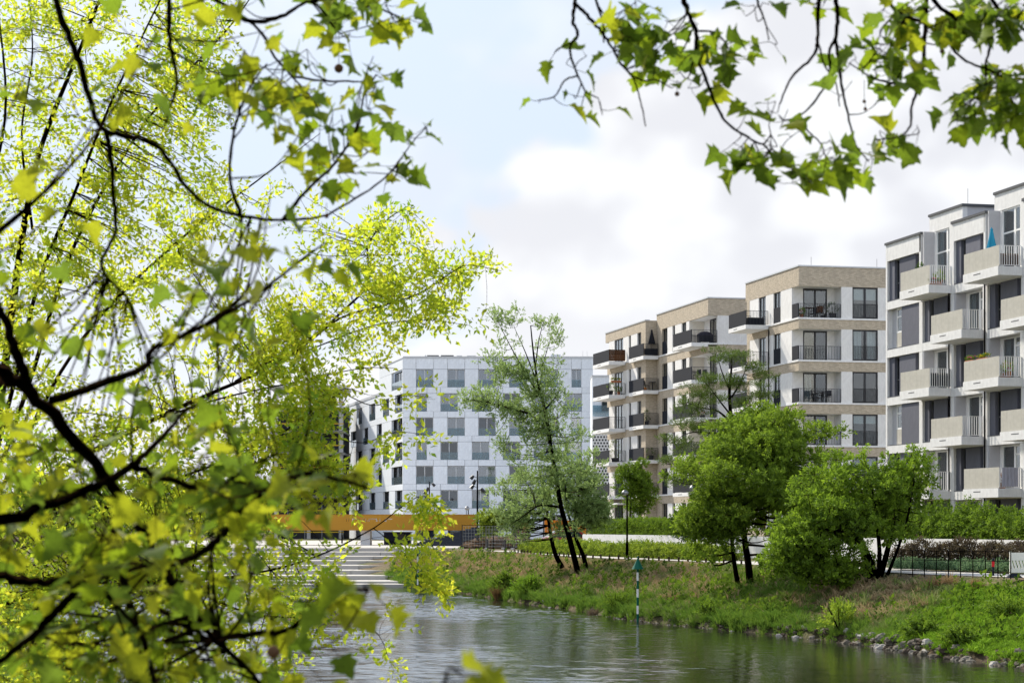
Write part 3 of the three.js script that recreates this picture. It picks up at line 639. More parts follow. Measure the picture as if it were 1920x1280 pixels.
{
  // ochre footbridge: a deep pierced girder, deck behind it, piers
  const pts = { x0: -27.5, x1: -3.33, y0: 3.78, y1: 5.22, d: 205 };
  const B = group('footbridge', 'ochre steel footbridge with a deep perforated side girder', 'bridge', V(0, 0, 0));
  const holes = canvasTex(1024, 64, (u, v) => {
    // rows of slots cut through the sheet, in two groups along the girder and a last one at the end
    const inA = (u > 0.47 && u < 0.66), inB = (u > 0.25 && u < 0.28), inC = u > 0.98;
    if (!(inA || inB || inC) || v < 0.42 || v > 0.78) return [255, 255, 255, 255];
    const k = Math.floor(u * 210), r = Math.floor((v - 0.42) / 0.12), fu = u * 210 - k, fv = (v - 0.42) / 0.12 - r;
    const on = ((k * 7919 + r * 104729 + ((k * k) >> 2)) % 7) < 3 && fu > 0.3 && fu < 0.72 && fv > 0.15 && fv < 0.85;
    return [255, 255, 255, on ? 0 : 255];
  }, 1, 1);
  const sheet = new THREE.PlaneGeometry(pts.x1 - pts.x0, pts.y1 - pts.y0, 12, 1);
  const om = M.orange.clone(); om.map = holes; om.alphaTest = 0.5; om.side = THREE.DoubleSide;
  mesh(B, 'girder', sheet, om, V((pts.x0 + pts.x1) / 2, (pts.y0 + pts.y1) / 2, pts.d - 0.06));
  box(B, 'top_flange', M.orange, pts.x0, pts.x1, pts.y1 - 0.01, pts.y1 + 0.05, -pts.d - 0.2, -pts.d + 0.08); box(B, 'bottom_flange', M.orange, pts.x0, pts.x1, pts.y0 - 0.05, pts.y0 + 0.01, -pts.d - 0.2, -pts.d + 0.08);
  for (let k = 0; k < 9; k++) box(B, 'stiffener', M.orange, pts.x0 + k * 3, pts.x0 + k * 3 + 0.05, pts.y0, pts.y1, -pts.d - 0.2, -pts.d + 0.04);
  box(B, 'deck', M.paving, pts.x0, pts.x1, 4.0, 4.15, -pts.d - 4, -pts.d - 0.22);
  box(B, 'rear_girder', M.orange, pts.x0, pts.x1, 3.78, 4.6, -pts.d - 4.3, -pts.d - 4.1);
  for (const x of [-14.6, -26]) box(B, 'pier', M.concreteWhite, x, x + 0.9, 2.2, 3.72, -pts.d - 3.6, -pts.d - 0.6);
}
{
  // dark stair climbing to the bridge end
  const S = group('stair_block', 'wide dark stone stair rising to the end of the ochre bridge', 'stairs', V(0, 0, 0));
  for (let k = 0; k < 12; k++) box(S, 'stair_tread', M.darkStep, -9.6 + k * 0.52, -1.4, 2.3 + k * 0.145, 2.44 + k * 0.145, -203.2, -196.2 - k * 0.42);
  mesh(S, 'handrail', bar(at(817, 1027, 196), at(893, 992, 201), 0.035), M.galvanised);
  for (let i = 0; i <= 5; i++) { const p = at(817, 1027, 196).lerp(at(893, 992, 201), i / 5), g = p.clone(); g.y -= 0.85; mesh(S, 'handrail_post', bar(p, g, 0.025), M.galvanised); }
  const P = group('kiosk', 'dark blue flat kiosk under the ochre bridge', 'kiosk', V(0, 0, 0));
  box(P, 'wall', std({ map: grain, color: lin(0.02, 0.028, 0.06), roughness: 0.6 }), -12.6, -10.0, 2.3, 3.5, -212, -209.6); box(P, 'roof', M.darkCap, -12.7, -9.9, 3.5, 3.58, -212.1, -209.5); box(P, 'door', M.darkCap, -11.4, -10.6, 2.32, 3.4, -209.6, -209.56);
}
// black park railing at the path edge
{
  const F = group('path_railing', 'low black metal park railing beside the riverside path', 'railing', V(0, 0, 0));
  const a = at(1690, 1079, 80.5), b = at(1896, 1084, 76.6); a.y = b.y = PATH_Y - 0.02;
  const n = 9;
  for (let i = 0; i <= n; i++) { const p = a.clone().lerp(b, i / n); mesh(F, 'post', bar(p, p.clone().add(new THREE.Vector3(0, 1.0, 0)), 0.02, 6), M.blackMetal); }
  for (const h of [0.98, 0.63, 0.24]) mesh(F, 'rail', bar(a.clone().add(new THREE.Vector3(0, h, 0)), b.clone().add(new THREE.Vector3(0, h, 0)), 0.013, 6), h === 0.63 ? M.greyMetal : M.blackMetal);
}
// white barrier board with slanted slots
{
  const p = at(1923, 1078, 77); p.y = PATH_Y + 0.02;
  const B = group('barrier_board', 'white plastic barrier board with slanted slots at the end of the black railing', 'barrier', p, 0);
  const wp = std({ color: lin(0.78, 0.76, 0.7), roughness: 0.55 });
  box(B, 'upper_board', wp, -0.55, 0.6, 0.62, 0.9, -0.03, 0.03); box(B, 'lower_board', wp, -0.55, 0.6, 0.18, 0.34, -0.03, 0.03);
  for (let i = 0; i < 9; i++) { const m = box(B, 'slanted_slat', wp, -0.035, 0.035, 0.33, 0.63, -0.025, 0.025); m.position.x = -0.48 + i * 0.12; m.rotation.z = 0.32; }
  for (const s of [-0.53, 0.58]) box(B, 'upright', wp, s - 0.03, s + 0.03, 0.05, 0.95, -0.032, 0.032);
  for (const s of [-0.4, 0.4]) { const f = mesh(B, 'rubber_foot', new THREE.CylinderGeometry(0.12, 0.34, 0.16, 12), M.blackPanel, new THREE.Vector3(s, 0.07, 0)); f.scale.z = 0.6; }
}
// red and black waymark post behind the railing
{
  const p = at(1863, 1074, 80.2); p.y = PATH_Y;
  const P = group('waymark_post', 'slim black post with a red sleeve on the path behind the black railing', 'post', p);
  mesh(P, 'post', new THREE.CylinderGeometry(0.035, 0.045, 0.62, 10), M.blackPanel, new THREE.Vector3(0, 0.31, 0)); mesh(P, 'sleeve', new THREE.CylinderGeometry(0.05, 0.05, 0.2, 10), std({ color: lin(0.45, 0.012, 0.02), roughness: 0.5 }), new THREE.Vector3(0, 0.45, 0)); mesh(P, 'cap', new THREE.SphereGeometry(0.045, 10, 6), M.blackPanel, new THREE.Vector3(0, 0.63, 0));
}
// lamps with several spot heads near the bridge
function clusterLamp(px, pyTop, d, base, heads, label) {
  const p = onGround(px, d, base), h = EYE + (HORIZON - pyTop) / FOCAL * d - base;
  const L = group('street_lamp', label, 'lamp', p);
  mesh(L, 'pole', tube([new THREE.Vector3(0, 0, 0), new THREE.Vector3(0, 1.2, 0), new THREE.Vector3(0, h, 0)], [0.11, 0.085, 0.055], 8), M.blackMetal);
  for (const [dy, sx, sz] of heads) {
    const arm = new THREE.Vector3(sx * 0.42, h - dy, sz * 0.3), hd = mesh(L, 'lamp_head', new THREE.CylinderGeometry(0.11, 0.16, 0.36, 10), M.blackMetal, arm);
    hd.rotation.set(0.5 * sz, 0, sx * 0.75); mesh(hd, 'lens', new THREE.CircleGeometry(0.13, 12).rotateX(Math.PI / 2).translate(0, -0.183, 0), M.cap); mesh(hd, 'arm', bar(new THREE.Vector3(0, 0.1, 0), new THREE.Vector3(-sx * 0.36, 0.24, -sz * 0.2), 0.02), M.blackMetal);
  }
}
clusterLamp(895, 882, 176, PATH_Y, [[0.55, -1, 0.3], [0.95, -0.6, 1], [1.35, -1, -0.4], [1.6, 1, 0.4]], 'tall black street lamp with clustered spot heads before the bridge end');
clusterLamp(805, 903, 214, PATH_Y, [[0.3, 1, 0.4], [0.75, -0.4, 1], [1.05, -1, 0.3], [1.4, -0.6, -0.5]], 'black street lamp with clustered spot heads behind the ochre bridge');
function ballLamp(px, pyTop, d, base, label, r = 0.17) {
  const p = onGround(px, d, base), h = EYE + (HORIZON - pyTop) / FOCAL * d - base, L = group('park_lamp', label, 'lamp', p);
  mesh(L, 'pole', tube([new THREE.Vector3(0, 0, 0), new THREE.Vector3(0, 0.9, 0), new THREE.Vector3(0, 0.92, 0), new THREE.Vector3(0, h - 0.1, 0)], [0.085, 0.085, 0.055, 0.045], 8), M.blackMetal);
  const hd = mesh(L, 'lamp_head', new THREE.SphereGeometry(r, 16, 10), M.greyMetal, new THREE.Vector3(-0.12, h, 0)); hd.scale.set(1.15, 0.9, 1.15);
  mesh(L, 'lamp_shade', new THREE.SphereGeometry(r * 1.04, 16, 6, 0, 6.3, 0, 1.3), M.blackMetal, new THREE.Vector3(-0.12, h + 0.005, 0));
}
ballLamp(1176, 924, 122, PATH_Y, 'slim dark park lamp behind the low hedge near the young street tree');
ballLamp(1304, 915, 114, PATH_Y, 'slim dark park lamp half hidden by the round leafy tree');
ballLamp(878, 953, 214, PATH_Y, 'small ball-headed lamp post behind the ochre bridge', 0.22);
ballLamp(641, 955, 226, PATH_Y, 'small ball-headed lamp post before the scaffolded block', 0.22);
// navigation marks in the river
function mark(px, pyTop, d, label) {
  const p = onGround(px, d, 0), h = EYE + (HORIZON - pyTop) / FOCAL * d, m = group('navigation_mark', label, 'marker', p);
  const green = std({ map: grain, color: lin(0.006, 0.1, 0.062), roughness: 0.5 }), white = std({ map: grain, color: lin(0.75, 0.75, 0.73), roughness: 0.5 });
  const n = 7, seg = (h - 0.28) / n;
  mesh(m, 'submerged_post', new THREE.CylinderGeometry(0.05, 0.05, 1.2, 10), green, new THREE.Vector3(0, -0.6, 0));
  for (let i = 0; i < n; i++) mesh(m, 'pole_band', new THREE.CylinderGeometry(0.05, 0.05, seg - 0.002, 10), i % 2 ? white : green, new THREE.Vector3(0, seg * (i + 0.5), 0));
  mesh(m, 'cone_topmark', new THREE.ConeGeometry(0.26, 0.5, 14), green, new THREE.Vector3(0, h - 0.25, 0)); mesh(m, 'finial', new THREE.SphereGeometry(0.04, 8, 6), green, new THREE.Vector3(0, h + 0.01, 0));
}
mark(1196, 1045, 92.6, 'green and white banded pole with a green cone top by the rocky bank');
mark(783, 1024, 138, 'green and white banded pole with cone top beside the seating steps');
// yellow rescue-ladder hoops at the waterline
{
  const p = onGround(1309, 89, -0.1), L = group('rescue_ladder', 'yellow tubular rescue ladder hoops on the bank edge', 'ladder', p, 0.5), ym = std({ color: lin(0.7, 0.42, 0.01), roughness: 0.4 });
  for (const s of [-0.17, 0.17]) { const pts = []; for (let i = 0; i <= 10; i++) { const a = Math.PI * i / 10; pts.push(new THREE.Vector3(s + 0.13 * Math.cos(a), 0.28 + 0.17 * Math.sin(a), 0)); } pts.unshift(new THREE.Vector3(s + 0.13, -0.35, 0)); pts.push(new THREE.Vector3(s - 0.13, -0.35, 0)); mesh(L, 'hoop', tube(pts, 0.03, 7), ym); }
  for (const y of [0.02, 0.2]) mesh(L, 'rung', bar(new THREE.Vector3(-0.3, y, 0), new THREE.Vector3(0.3, y, 0), 0.022), ym);
}
// short posts along the edge of the path
{
  const base = group('edge_post', 'short dark wooden post in the row edging the riverside path', 'post', V(0, 0, 0), 0, 'edge posts along the riverside path');
  mesh(base, 'post', new THREE.CylinderGeometry(0.05, 0.055, 0.24, 7), M.barkDark, new THREE.Vector3(0, 0.08, 0)); mesh(base, 'cap', new THREE.ConeGeometry(0.058, 0.03, 7), M.barkDark, new THREE.Vector3(0, 0.214, 0));
  let first = true;
  for (const { p } of walk(CREST.slice(4, 8), 1.35, 0.1)) { const q = p.clone(); q.y = PATH_Y; if (first) { base.position.copy(q); first = false; } else copyOf(base, q); }
}
// parked red car behind the hedge
{
  const p = onGround(1052, 158, PATH_Y + 0.01), C = group('parked_car', 'dark red hatchback parked behind the low hedge and poplar trunks', 'car', p, 0.14);
  const red = new THREE.MeshPhysicalMaterial({ color: lin(0.28, 0.008, 0.02), roughness: 0.35, clearcoat: 1, clearcoatRoughness: 0.05 });
  const sh = new THREE.Shape(); // side outline, nose to the left
  [[-2.05, 0.3], [-2.08, 0.62], [-1.95, 0.8], [-1.1, 0.98], [-0.35, 1.46], [0.3, 1.54], [1.25, 1.5], [1.85, 1.05], [2.02, 0.92], [2.05, 0.35]].forEach(([x, y], i) => i ? sh.lineTo(x, y) : sh.moveTo(x, y)); sh.closePath();
  const body = new THREE.ExtrudeGeometry(sh, { depth: 1.46, bevelEnabled: true, bevelSize: 0.07, bevelThickness: 0.13, bevelSegments: 3 }); body.translate(0, 0, -0.73);
  mesh(C, 'body', body, red);
  const gl = std({ color: lin(0.03, 0.04, 0.045), roughness: 0.05, metalness: 0.1 });
  const win = (pts, z0, z1) => { const s = new THREE.Shape(); pts.forEach(([x, y], i) => i ? s.lineTo(x, y) : s.moveTo(x, y)); s.closePath(); const g = new THREE.ExtrudeGeometry(s, { depth: z1 - z0, bevelEnabled: false }); g.translate(0, 0, z0); return g; };
  for (const z of [0.862, -0.868]) { mesh(C, 'side_window', win([[-0.85, 1.02], [-0.28, 1.4], [0.28, 1.46], [0.28, 1.02]], z, z + 0.012), gl); mesh(C, 'side_window', win([[0.36, 1.02], [0.36, 1.46], [1.18, 1.42], [1.6, 1.04]], z, z + 0.012), gl); }
  const ws = mesh(C, 'windscreen', boxGeo(0.02, 0.78, 1.3), std({ color: lin(0.5, 0.55, 0.55), roughness: 0.05, metalness: 0.4 }), new THREE.Vector3(-0.8, 1.28, 0)); ws.rotation.z = -1.0;
  for (const z of [-0.62, 0.62]) { const h = mesh(C, 'headlight', new THREE.SphereGeometry(0.14, 10, 8), std({ color: lin(0.8, 0.8, 0.8), roughness: 0.1, metalness: 0.5 }), new THREE.Vector3(-2.0, 0.7, z)); h.scale.set(0.7, 0.7, 1.4); }
  for (const x of [-1.3, 1.3]) for (const z of [-0.78, 0.78]) { const w = mesh(C, 'wheel', new THREE.CylinderGeometry(0.31, 0.31, 0.2, 18).rotateX(Math.PI / 2), M.blackPanel, new THREE.Vector3(x, 0.31, z)); mesh(w, 'rim', new THREE.CylinderGeometry(0.2, 0.2, 0.212, 14).rotateX(Math.PI / 2), M.galvanised); }
}
// wire site fence, soil heap and planks on the square
{
  const proto = group('site_fence', 'galvanised wire site fence panel around the soil heap', 'fence', V(0, 0, 0), 0, 'site fence panels around the soil heap');
  const parts = []; for (let i = 0; i <= 14; i++) parts.push(bx(-1.6 + i * 0.228, -1.6 + i * 0.228 + 0.012, 0.15, 1.85, -0.006, 0.006)); for (let i = 0; i <= 6; i++) parts.push(bx(-1.6, 1.6, 0.2 + i * 0.27, 0.212 + i * 0.27, -0.005, 0.007));
  mesh(proto, 'wire_mesh', merge(parts), M.galvanised); for (const s of [-1.65, 1.65]) mesh(proto, 'post', bar(new THREE.Vector3(s, 0, 0), new THREE.Vector3(s, 1.95, 0), 0.03, 6), M.galvanised);
  mesh(proto, 'top_rail', bar(new THREE.Vector3(-1.65, 1.9, 0), new THREE.Vector3(1.65, 1.9, 0), 0.022, 6), M.galvanised); for (const s of [-1.65, 1.65]) box(proto, 'foot_block', M.concrete, s - 0.1, s + 0.1, 0, 0.12, -0.35, 0.35);
  const spots = [[905, 171, 0.1], [950, 170, 0.0], [1000, 168, -0.15]];
  spots.forEach(([px, d, a], i) => { const q = onGround(px, d, PATH_Y + 0.01); const lb = ['galvanised wire site fence panel beside the tall cluster lamp', 'galvanised wire site fence panel in front of the soil heap', 'galvanised wire site fence panel beside the stacked planks'][i]; if (i) copyOf(proto, q, a, lb); else { proto.userData.label = lb; proto.position.copy(q); proto.rotation.y = a; } });
  const g = new THREE.SphereGeometry(1, 40, 18, 0, 6.3, 0, Math.PI / 2), p = g.attributes.position; for (let i = 0; i < p.count; i++) { const f = 1 + 0.22 * fbm3(p.getX(i) * 2.1, p.getY(i) * 2.1, p.getZ(i) * 2.1, 4); p.setXYZ(i, p.getX(i) * 3.6 * f, p.getY(i) * 1.0 * f, p.getZ(i) * 2.2 * f); } g.computeVertexNormals();
  tag(mesh(scene, 'soil_heap', g, std({ map: barkMap, color: lin(0.3, 0.2, 0.13), roughness: 1 }), onGround(945, 177, PATH_Y)), 'heap of brown soil behind the wire site fence', 'soil heap');
  const pl = group('plank_stack', 'small stack of pale planks beside the soil heap', 'planks', onGround(994, 172, PATH_Y + 0.01), 0.1);
  for (let i = 0; i < 3; i++) for (let k = 0; k < 4; k++) box(pl, 'plank', M.wood, -0.9, 0.9, i * 0.13, i * 0.13 + 0.11, -0.4 + k * 0.2, -0.22 + k * 0.2);
  const bp = group('bollard', 'dark metal bollard on the paving before the site fence', 'bollard', onGround(914, 160, PATH_Y + 0.01), 0, 'bollards before the site fence');
  mesh(bp, 'post', new THREE.CylinderGeometry(0.06, 0.06, 0.85, 10), M.blackMetal, new THREE.Vector3(0, 0.425, 0)); mesh(bp, 'cap', new THREE.SphereGeometry(0.062, 10, 6), M.blackMetal, new THREE.Vector3(0, 0.85, 0));
  bp.userData.label = 'dark metal bollard on the paving nearer the tall cluster lamp'; copyOf(bp, onGround(947, 159, PATH_Y + 0.01), 0, 'dark metal bollard on the paving nearer the planks');
  // orange hoarding far behind the poplars
  const h = group('site_hoarding', 'orange site hoarding seen between the poplar trunks', 'hoarding', onGround(1060, 205, PATH_Y), 0.05);
  const om = std({ map: grain, color: lin(0.62, 0.2, 0.02), roughness: 0.6 });
  for (let i = 0; i < 3; i++) box(h, 'board', om, -2 + i * 1.35, -2 + i * 1.35 + 1.33, 1.1, 2.4, -0.02, 0.02); for (let i = 0; i < 4; i++) box(h, 'post', M.greyMetal, -2.03 + i * 1.35, -1.97 + i * 1.35, 0, 2.45, -0.07, -0.025);
}
// ---------------------------------------------------------------- foliage kit
// one leaf: a pointed blade folded along its rib, base at 0, tip along +y
function bladePts(L, W, fold, bend) { return [[0, 0, 0], [-W / 2, L * 0.45, fold], [0, L * 0.5, bend * 0.4], [W / 2, L * 0.45, fold], [0, L, bend]]; }
function leavesGeo(list) {             // list of {m: Matrix4, L, W, fold, bend}
  const pos = [], idx = []; const v = new THREE.Vector3();
  for (const { m, L, W, fold, bend } of list) { const b = pos.length / 3; for (const p of bladePts(L, W, fold, bend)) { v.set(...p).applyMatrix4(m); pos.push(v.x, v.y, v.z); } idx.push(b, b + 2, b + 1, b, b + 3, b + 2, b + 1, b + 2, b + 4, b + 2, b + 3, b + 4); }
  const g = new THREE.BufferGeometry(); g.setAttribute('position', new THREE.Float32BufferAttribute(pos, 3)); g.setIndex(idx); g.computeVertexNormals(); return g;
}
const eul = new THREE.Euler(), qt = new THREE.Quaternion(), one = new THREE.Vector3(1, 1, 1);
const mat4 = (p, q, s) => new THREE.Matrix4().compose(p, q, s);
// a sprig: leaves set alternately along a short twig that grows along +y
function sprig(seed, n, len, L, W, spread = 0.9) {
  const r = rng(seed), list = [];
  for (let i = 0; i < n; i++) {
    const t = (i + 0.6) / n, a = i * 2.4 + r(), q = new THREE.Quaternion().setFromEuler(new THREE.Euler(spread * (0.6 + 0.6 * r()), 0, 0)).premultiply(new THREE.Quaternion().setFromAxisAngle(new THREE.Vector3(0, 1, 0), a)).multiply(new THREE.Quaternion().setFromAxisAngle(new THREE.Vector3(0, 1, 0), (r() - 0.5) * 1.6));
    const s = 0.7 + 0.6 * r();
    list.push({ m: mat4(new THREE.Vector3((r() - 0.5) * 0.05, t * len, (r() - 0.5) * 0.05), q, one), L: L * s, W: W * s, fold: 0.12 * W * (1 + r()), bend: -0.1 * L * r() });
  }
  return leavesGeo(list);
}
function scatter(parent, name, geo, mat, items, kind = 'stuff') {   // items: {p, q, s, c}
  const m = new THREE.InstancedMesh(geo, mat, items.length), t = new THREE.Matrix4(), sc = new THREE.Vector3();
  items.forEach((it, i) => { m.setMatrixAt(i, t.compose(it.p, it.q, it.s.isVector3 ? it.s : sc.setScalar(it.s))); if (it.c) m.setColorAt(i, it.c); });
  m.name = parent === scene ? numbered(name) : name; m.castShadow = m.receiveShadow = true; if (kind) m.userData.kind = kind; parent.add(m); return m;
}
const UPV = new THREE.Vector3(0, 1, 0);
const towards = (dir) => new THREE.Quaternion().setFromUnitVectors(UPV, dir.clone().normalize());
const randDir = (r) => { const z = r() * 2 - 1, a = r() * 6.283, q = Math.sqrt(1 - z * z); return new THREE.Vector3(q * Math.cos(a), z, q * Math.sin(a)); };
const mixc = (a, b, t) => new THREE.Color().copy(a).lerp(b, t);

// A tree from stems and clumps: each clump is a puff of sprigs on its own bough
function clumpTree({ name, label, stems, clumps, seed, sprigs, leaf, barkMat, tintA, tintB, grp, boughR = 0.035, flat = 0.55, droop = 0.1, limbs = [], up = 0.5, limbParts = true }) {
  const r = rng(seed), T = group(name, label, 'tree', stems[0].pts[0].clone(), 0, grp), o = stems[0].pts[0];
  const local = (v) => v.clone().sub(o), sk = [];
  for (const s of stems) { const c = curve(s.pts.map(local), 16); sk.push(...c.map((p, i) => ({ p, r: lerp(s.r0, s.r1, i / 16) }))); mesh(T, s.part ?? 'trunk', tube(c, taper(16, s.r0, s.r1), 9), s.mat ?? barkMat); }
  for (const l of limbs) { const c = curve(l.pts.map(local), 10); sk.push(...c.map((p, i) => ({ p, r: lerp(l.r0, l.r1, i / 10) }))); mesh(T, 'branch', tube(c, taper(10, l.r0, l.r1), 6), l.mat ?? barkMat); }
  const items = sprigs.map(() => []), twigs = [];
  for (const c of clumps) {
    const cc = local(c.c);
    let best = sk[0], bd = 1e9; for (const q of sk) { if (q.p.y < 0.9 && sk.length > 20 && stems[0].r0 > 0.1) continue; const dd = q.p.distanceTo(cc) + Math.max(0, q.p.y - cc.y) * 0.35; if (dd < bd) { bd = dd; best = q; } }
    if (bd > 0.25) {
      const mid = best.p.clone().lerp(cc, 0.55); mid.y += -droop * bd + 0.12 * bd * (r() - 0.3); mid.x += (r() - 0.5) * 0.2 * bd; mid.z += (r() - 0.5) * 0.2 * bd;
      const g = limb([best.p, mid, cc], Math.min(best.r * 0.6, boughR * Math.sqrt(Math.max(0.4, bd))), 0.008, 7, 5);
      if (limbParts && bd > 1.1) mesh(T, 'branch', g, barkMat); else twigs.push(g);
    }
    for (let k = 0; k < (c.twigs ?? 3); k++) { const e = cc.clone().add(randDir(r).multiply(new THREE.Vector3(c.r[0], c.r[1], c.r[2])).multiplyScalar(0.8)); twigs.push(limb([cc, cc.clone().lerp(e, 0.5).add(randDir(r).multiplyScalar(0.06)), e], 0.012, 0.004, 3, 4)); }
    for (let k = 0; k < c.n; k++) {
      const dd = randDir(r), rad = Math.pow(r(), 0.45), p = cc.clone().add(new THREE.Vector3(dd.x * c.r[0], dd.y * c.r[1], dd.z * c.r[2]).multiplyScalar(rad));
      const out = dd.clone().multiplyScalar(0.8).add(new THREE.Vector3(0, up, 0)).add(randDir(r).multiplyScalar(0.7)), s = 0.7 + 0.6 * r(), w = Math.floor(r() * sprigs.length);
      items[w].push({ p, q: towards(out), s, c: mixc(tintA, tintB, clamp(r() * 0.75 + (c.tone ?? 0.15))) });
    }
  }
  if (twigs.length) mesh(T, 'twigs', merge(twigs), barkMat).userData.kind = 'stuff';
  sprigs.forEach((g, i) => items[i].length && scatter(T, 'crown', g, leaf, items[i]));
  return T;
}
// clumps spread over an uneven ellipsoid shell
function crown(r, c, R, n, size, per, { low = -1, squash = 0.6, fill = 0.3, lump = 0.5, keep } = {}) {
  const out = [];
  for (let i = 0; i < n; i++) {
    const k = i + 0.5, y = 1 - 2 * k / n, a = k * 2.39996, q = Math.sqrt(1 - y * y), dir = new THREE.Vector3(q * Math.cos(a), y, q * Math.sin(a));
    if (y < low) continue;
    const f = r() < fill ? 0.3 + 0.5 * r() : 0.86 + lump * (noise3(dir.x * 1.7 + c.x, dir.y * 1.7, dir.z * 1.7)) + 0.1 * (r() - 0.5);
    const spray = r() < 0.2, ff = spray ? f * (1.05 + 0.25 * r()) : f, p = new THREE.Vector3(c.x + dir.x * R[0] * ff, c.y + dir.y * R[1] * ff, c.z + dir.z * R[2] * ff), s = size * (spray ? 0.35 + 0.25 * r() : 0.55 + 0.85 * r());
    if (keep && !keep(p)) continue;
    out.push({ c: p, r: [s, s * squash, s], n: Math.round(per * Math.pow(s / size, 1.6) * (0.8 + 0.4 * r())), tone: 0.1 + 0.3 * r() });
  }
  return out;
}
const G = { lime: lin(0.3, 0.38, 0.035), spring: lin(0.18, 0.28, 0.022), mid: lin(0.075, 0.135, 0.014), deep: lin(0.035, 0.07, 0.01), olive: lin(0.15, 0.2, 0.06), silver: lin(0.27, 0.37, 0.13), dry: lin(0.36, 0.27, 0.14), tan: lin(0.3, 0.2, 0.095) };
const white = lin(1, 1, 1);
const leafy = leafMat(1, 1, 1, 0.5), leafyDull = leafMat(1, 1, 1, 0.42);

// ---------------------------------------------------------------- trees on the far bank
const sprA = [sprig(1, 10, 0.3, 0.115, 0.07), sprig(2, 9, 0.34, 0.11, 0.065), sprig(3, 11, 0.26, 0.12, 0.075)];
const sprFine = [sprig(4, 12, 0.34, 0.085, 0.05), sprig(5, 11, 0.3, 0.09, 0.055)];
const sprTiny = [sprig(6, 8, 0.24, 0.07, 0.035, 0.8), sprig(7, 9, 0.26, 0.075, 0.035, 0.8)];
{
  // round leafy tree with two trunks
  const r = rng(101), d = 93.5, b = V(10.35, 1.0, d), P = (px, py, dd = 0) => at(px, py, d + dd);
  const stems = [{ pts: [V(10.52, 0.98, d), P(1404, 1060), P(1395, 980, 0.2), P(1415, 900, 0.2), P(1425, 820, 0.3)], r0: 0.19, r1: 0.05 }, { pts: [V(10.02, 0.95, d - 0.3), P(1378, 1060, -0.3), P(1368, 980, -0.5), P(1345, 900, -0.5)], r0: 0.13, r1: 0.04, part: 'trunk' }];
  const clumps = [...crown(r, P(1425, 905), [2.95, 3.0, 2.9], 130, 0.66, 78, { low: -0.85, fill: 0.22, squash: 0.4 }), ...crown(r, P(1330, 985, -0.8), [1.25, 1.5, 1.2], 34, 0.45, 44, { low: -0.9 }), ...crown(r, P(1440, 825), [1.9, 1.3, 1.8], 40, 0.5, 44, { low: -0.3 })];
  clumpTree({ name: 'leafy_tree', label: 'round bright green leafy tree with two slim trunks on the bank', stems, clumps, seed: 21, sprigs: sprA, leaf: leafy, barkMat: M.barkDark, tintA: G.mid, tintB: lin(0.24, 0.35, 0.03), boughR: 0.04 });
}
{
  // wide many-stemmed tree beside it, hanging over the slope
  const r = rng(102), d = 85.5, P = (px, py, dd = 0) => at(px, py, d + dd);
  const foot = V(14.45, 1.45, d);
  const stems = [{ pts: [foot, P(1636, 1070), P(1610, 1010), P(1570, 960, 0.4), P(1530, 920, 0.5)], r0: 0.24, r1: 0.05 }, { pts: [V(14.55, 1.45, d + 0.2), P(1660, 1050, 0.3), P(1680, 960, 0.6), P(1690, 880, 0.8)], r0: 0.16, r1: 0.04 }, { pts: [V(14.4, 1.45, d - 0.2), P(1625, 1050, -0.6), P(1590, 1000, -1.2), P(1530, 990, -1.6)], r0: 0.13, r1: 0.03 }, { pts: [V(14.6, 1.45, d + 0.1), P(1650, 1040), P(1640, 950, 0.2), P(1630, 880, 0.2)], r0: 0.12, r1: 0.03 }, { pts: [V(14.7, 1.45, d), P(1672, 1060), P(1700, 980, -0.3), P(1715, 900, -0.4)], r0: 0.09, r1: 0.025 }];
  const clumps = [...crown(r, P(1555, 985, -0.3), [2.1, 1.95, 2.2], 84, 0.56, 50, { low: -0.75, squash: 0.34 }), ...crown(r, P(1640, 920, 0.3), [1.75, 1.4, 1.6], 46, 0.44, 28, { low: -0.7, squash: 0.4 }), ...crown(r, P(1705, 900, 0.3), [0.95, 1.2, 1.0], 30, 0.36, 26, { low: -0.9 }), ...crown(r, P(1490, 1040, -0.8), [1.0, 0.95, 0.9], 34, 0.42, 36), ...crown(r, P(1560, 1070, -0.9), [1.3, 0.6, 1.0], 26, 0.4, 30), ...crown(r, P(1675, 970, 0.3), [1.2, 0.9, 1.2], 26, 0.36, 20)];
  clumpTree({ name: 'spreading_tree', label: 'wide spreading many-stemmed tree overhanging the bank before the grey block', stems, clumps, seed: 22, sprigs: sprA, leaf: leafy, barkMat: M.barkDark, tintA: G.mid, tintB: lin(0.22, 0.34, 0.025), boughR: 0.035 });
}
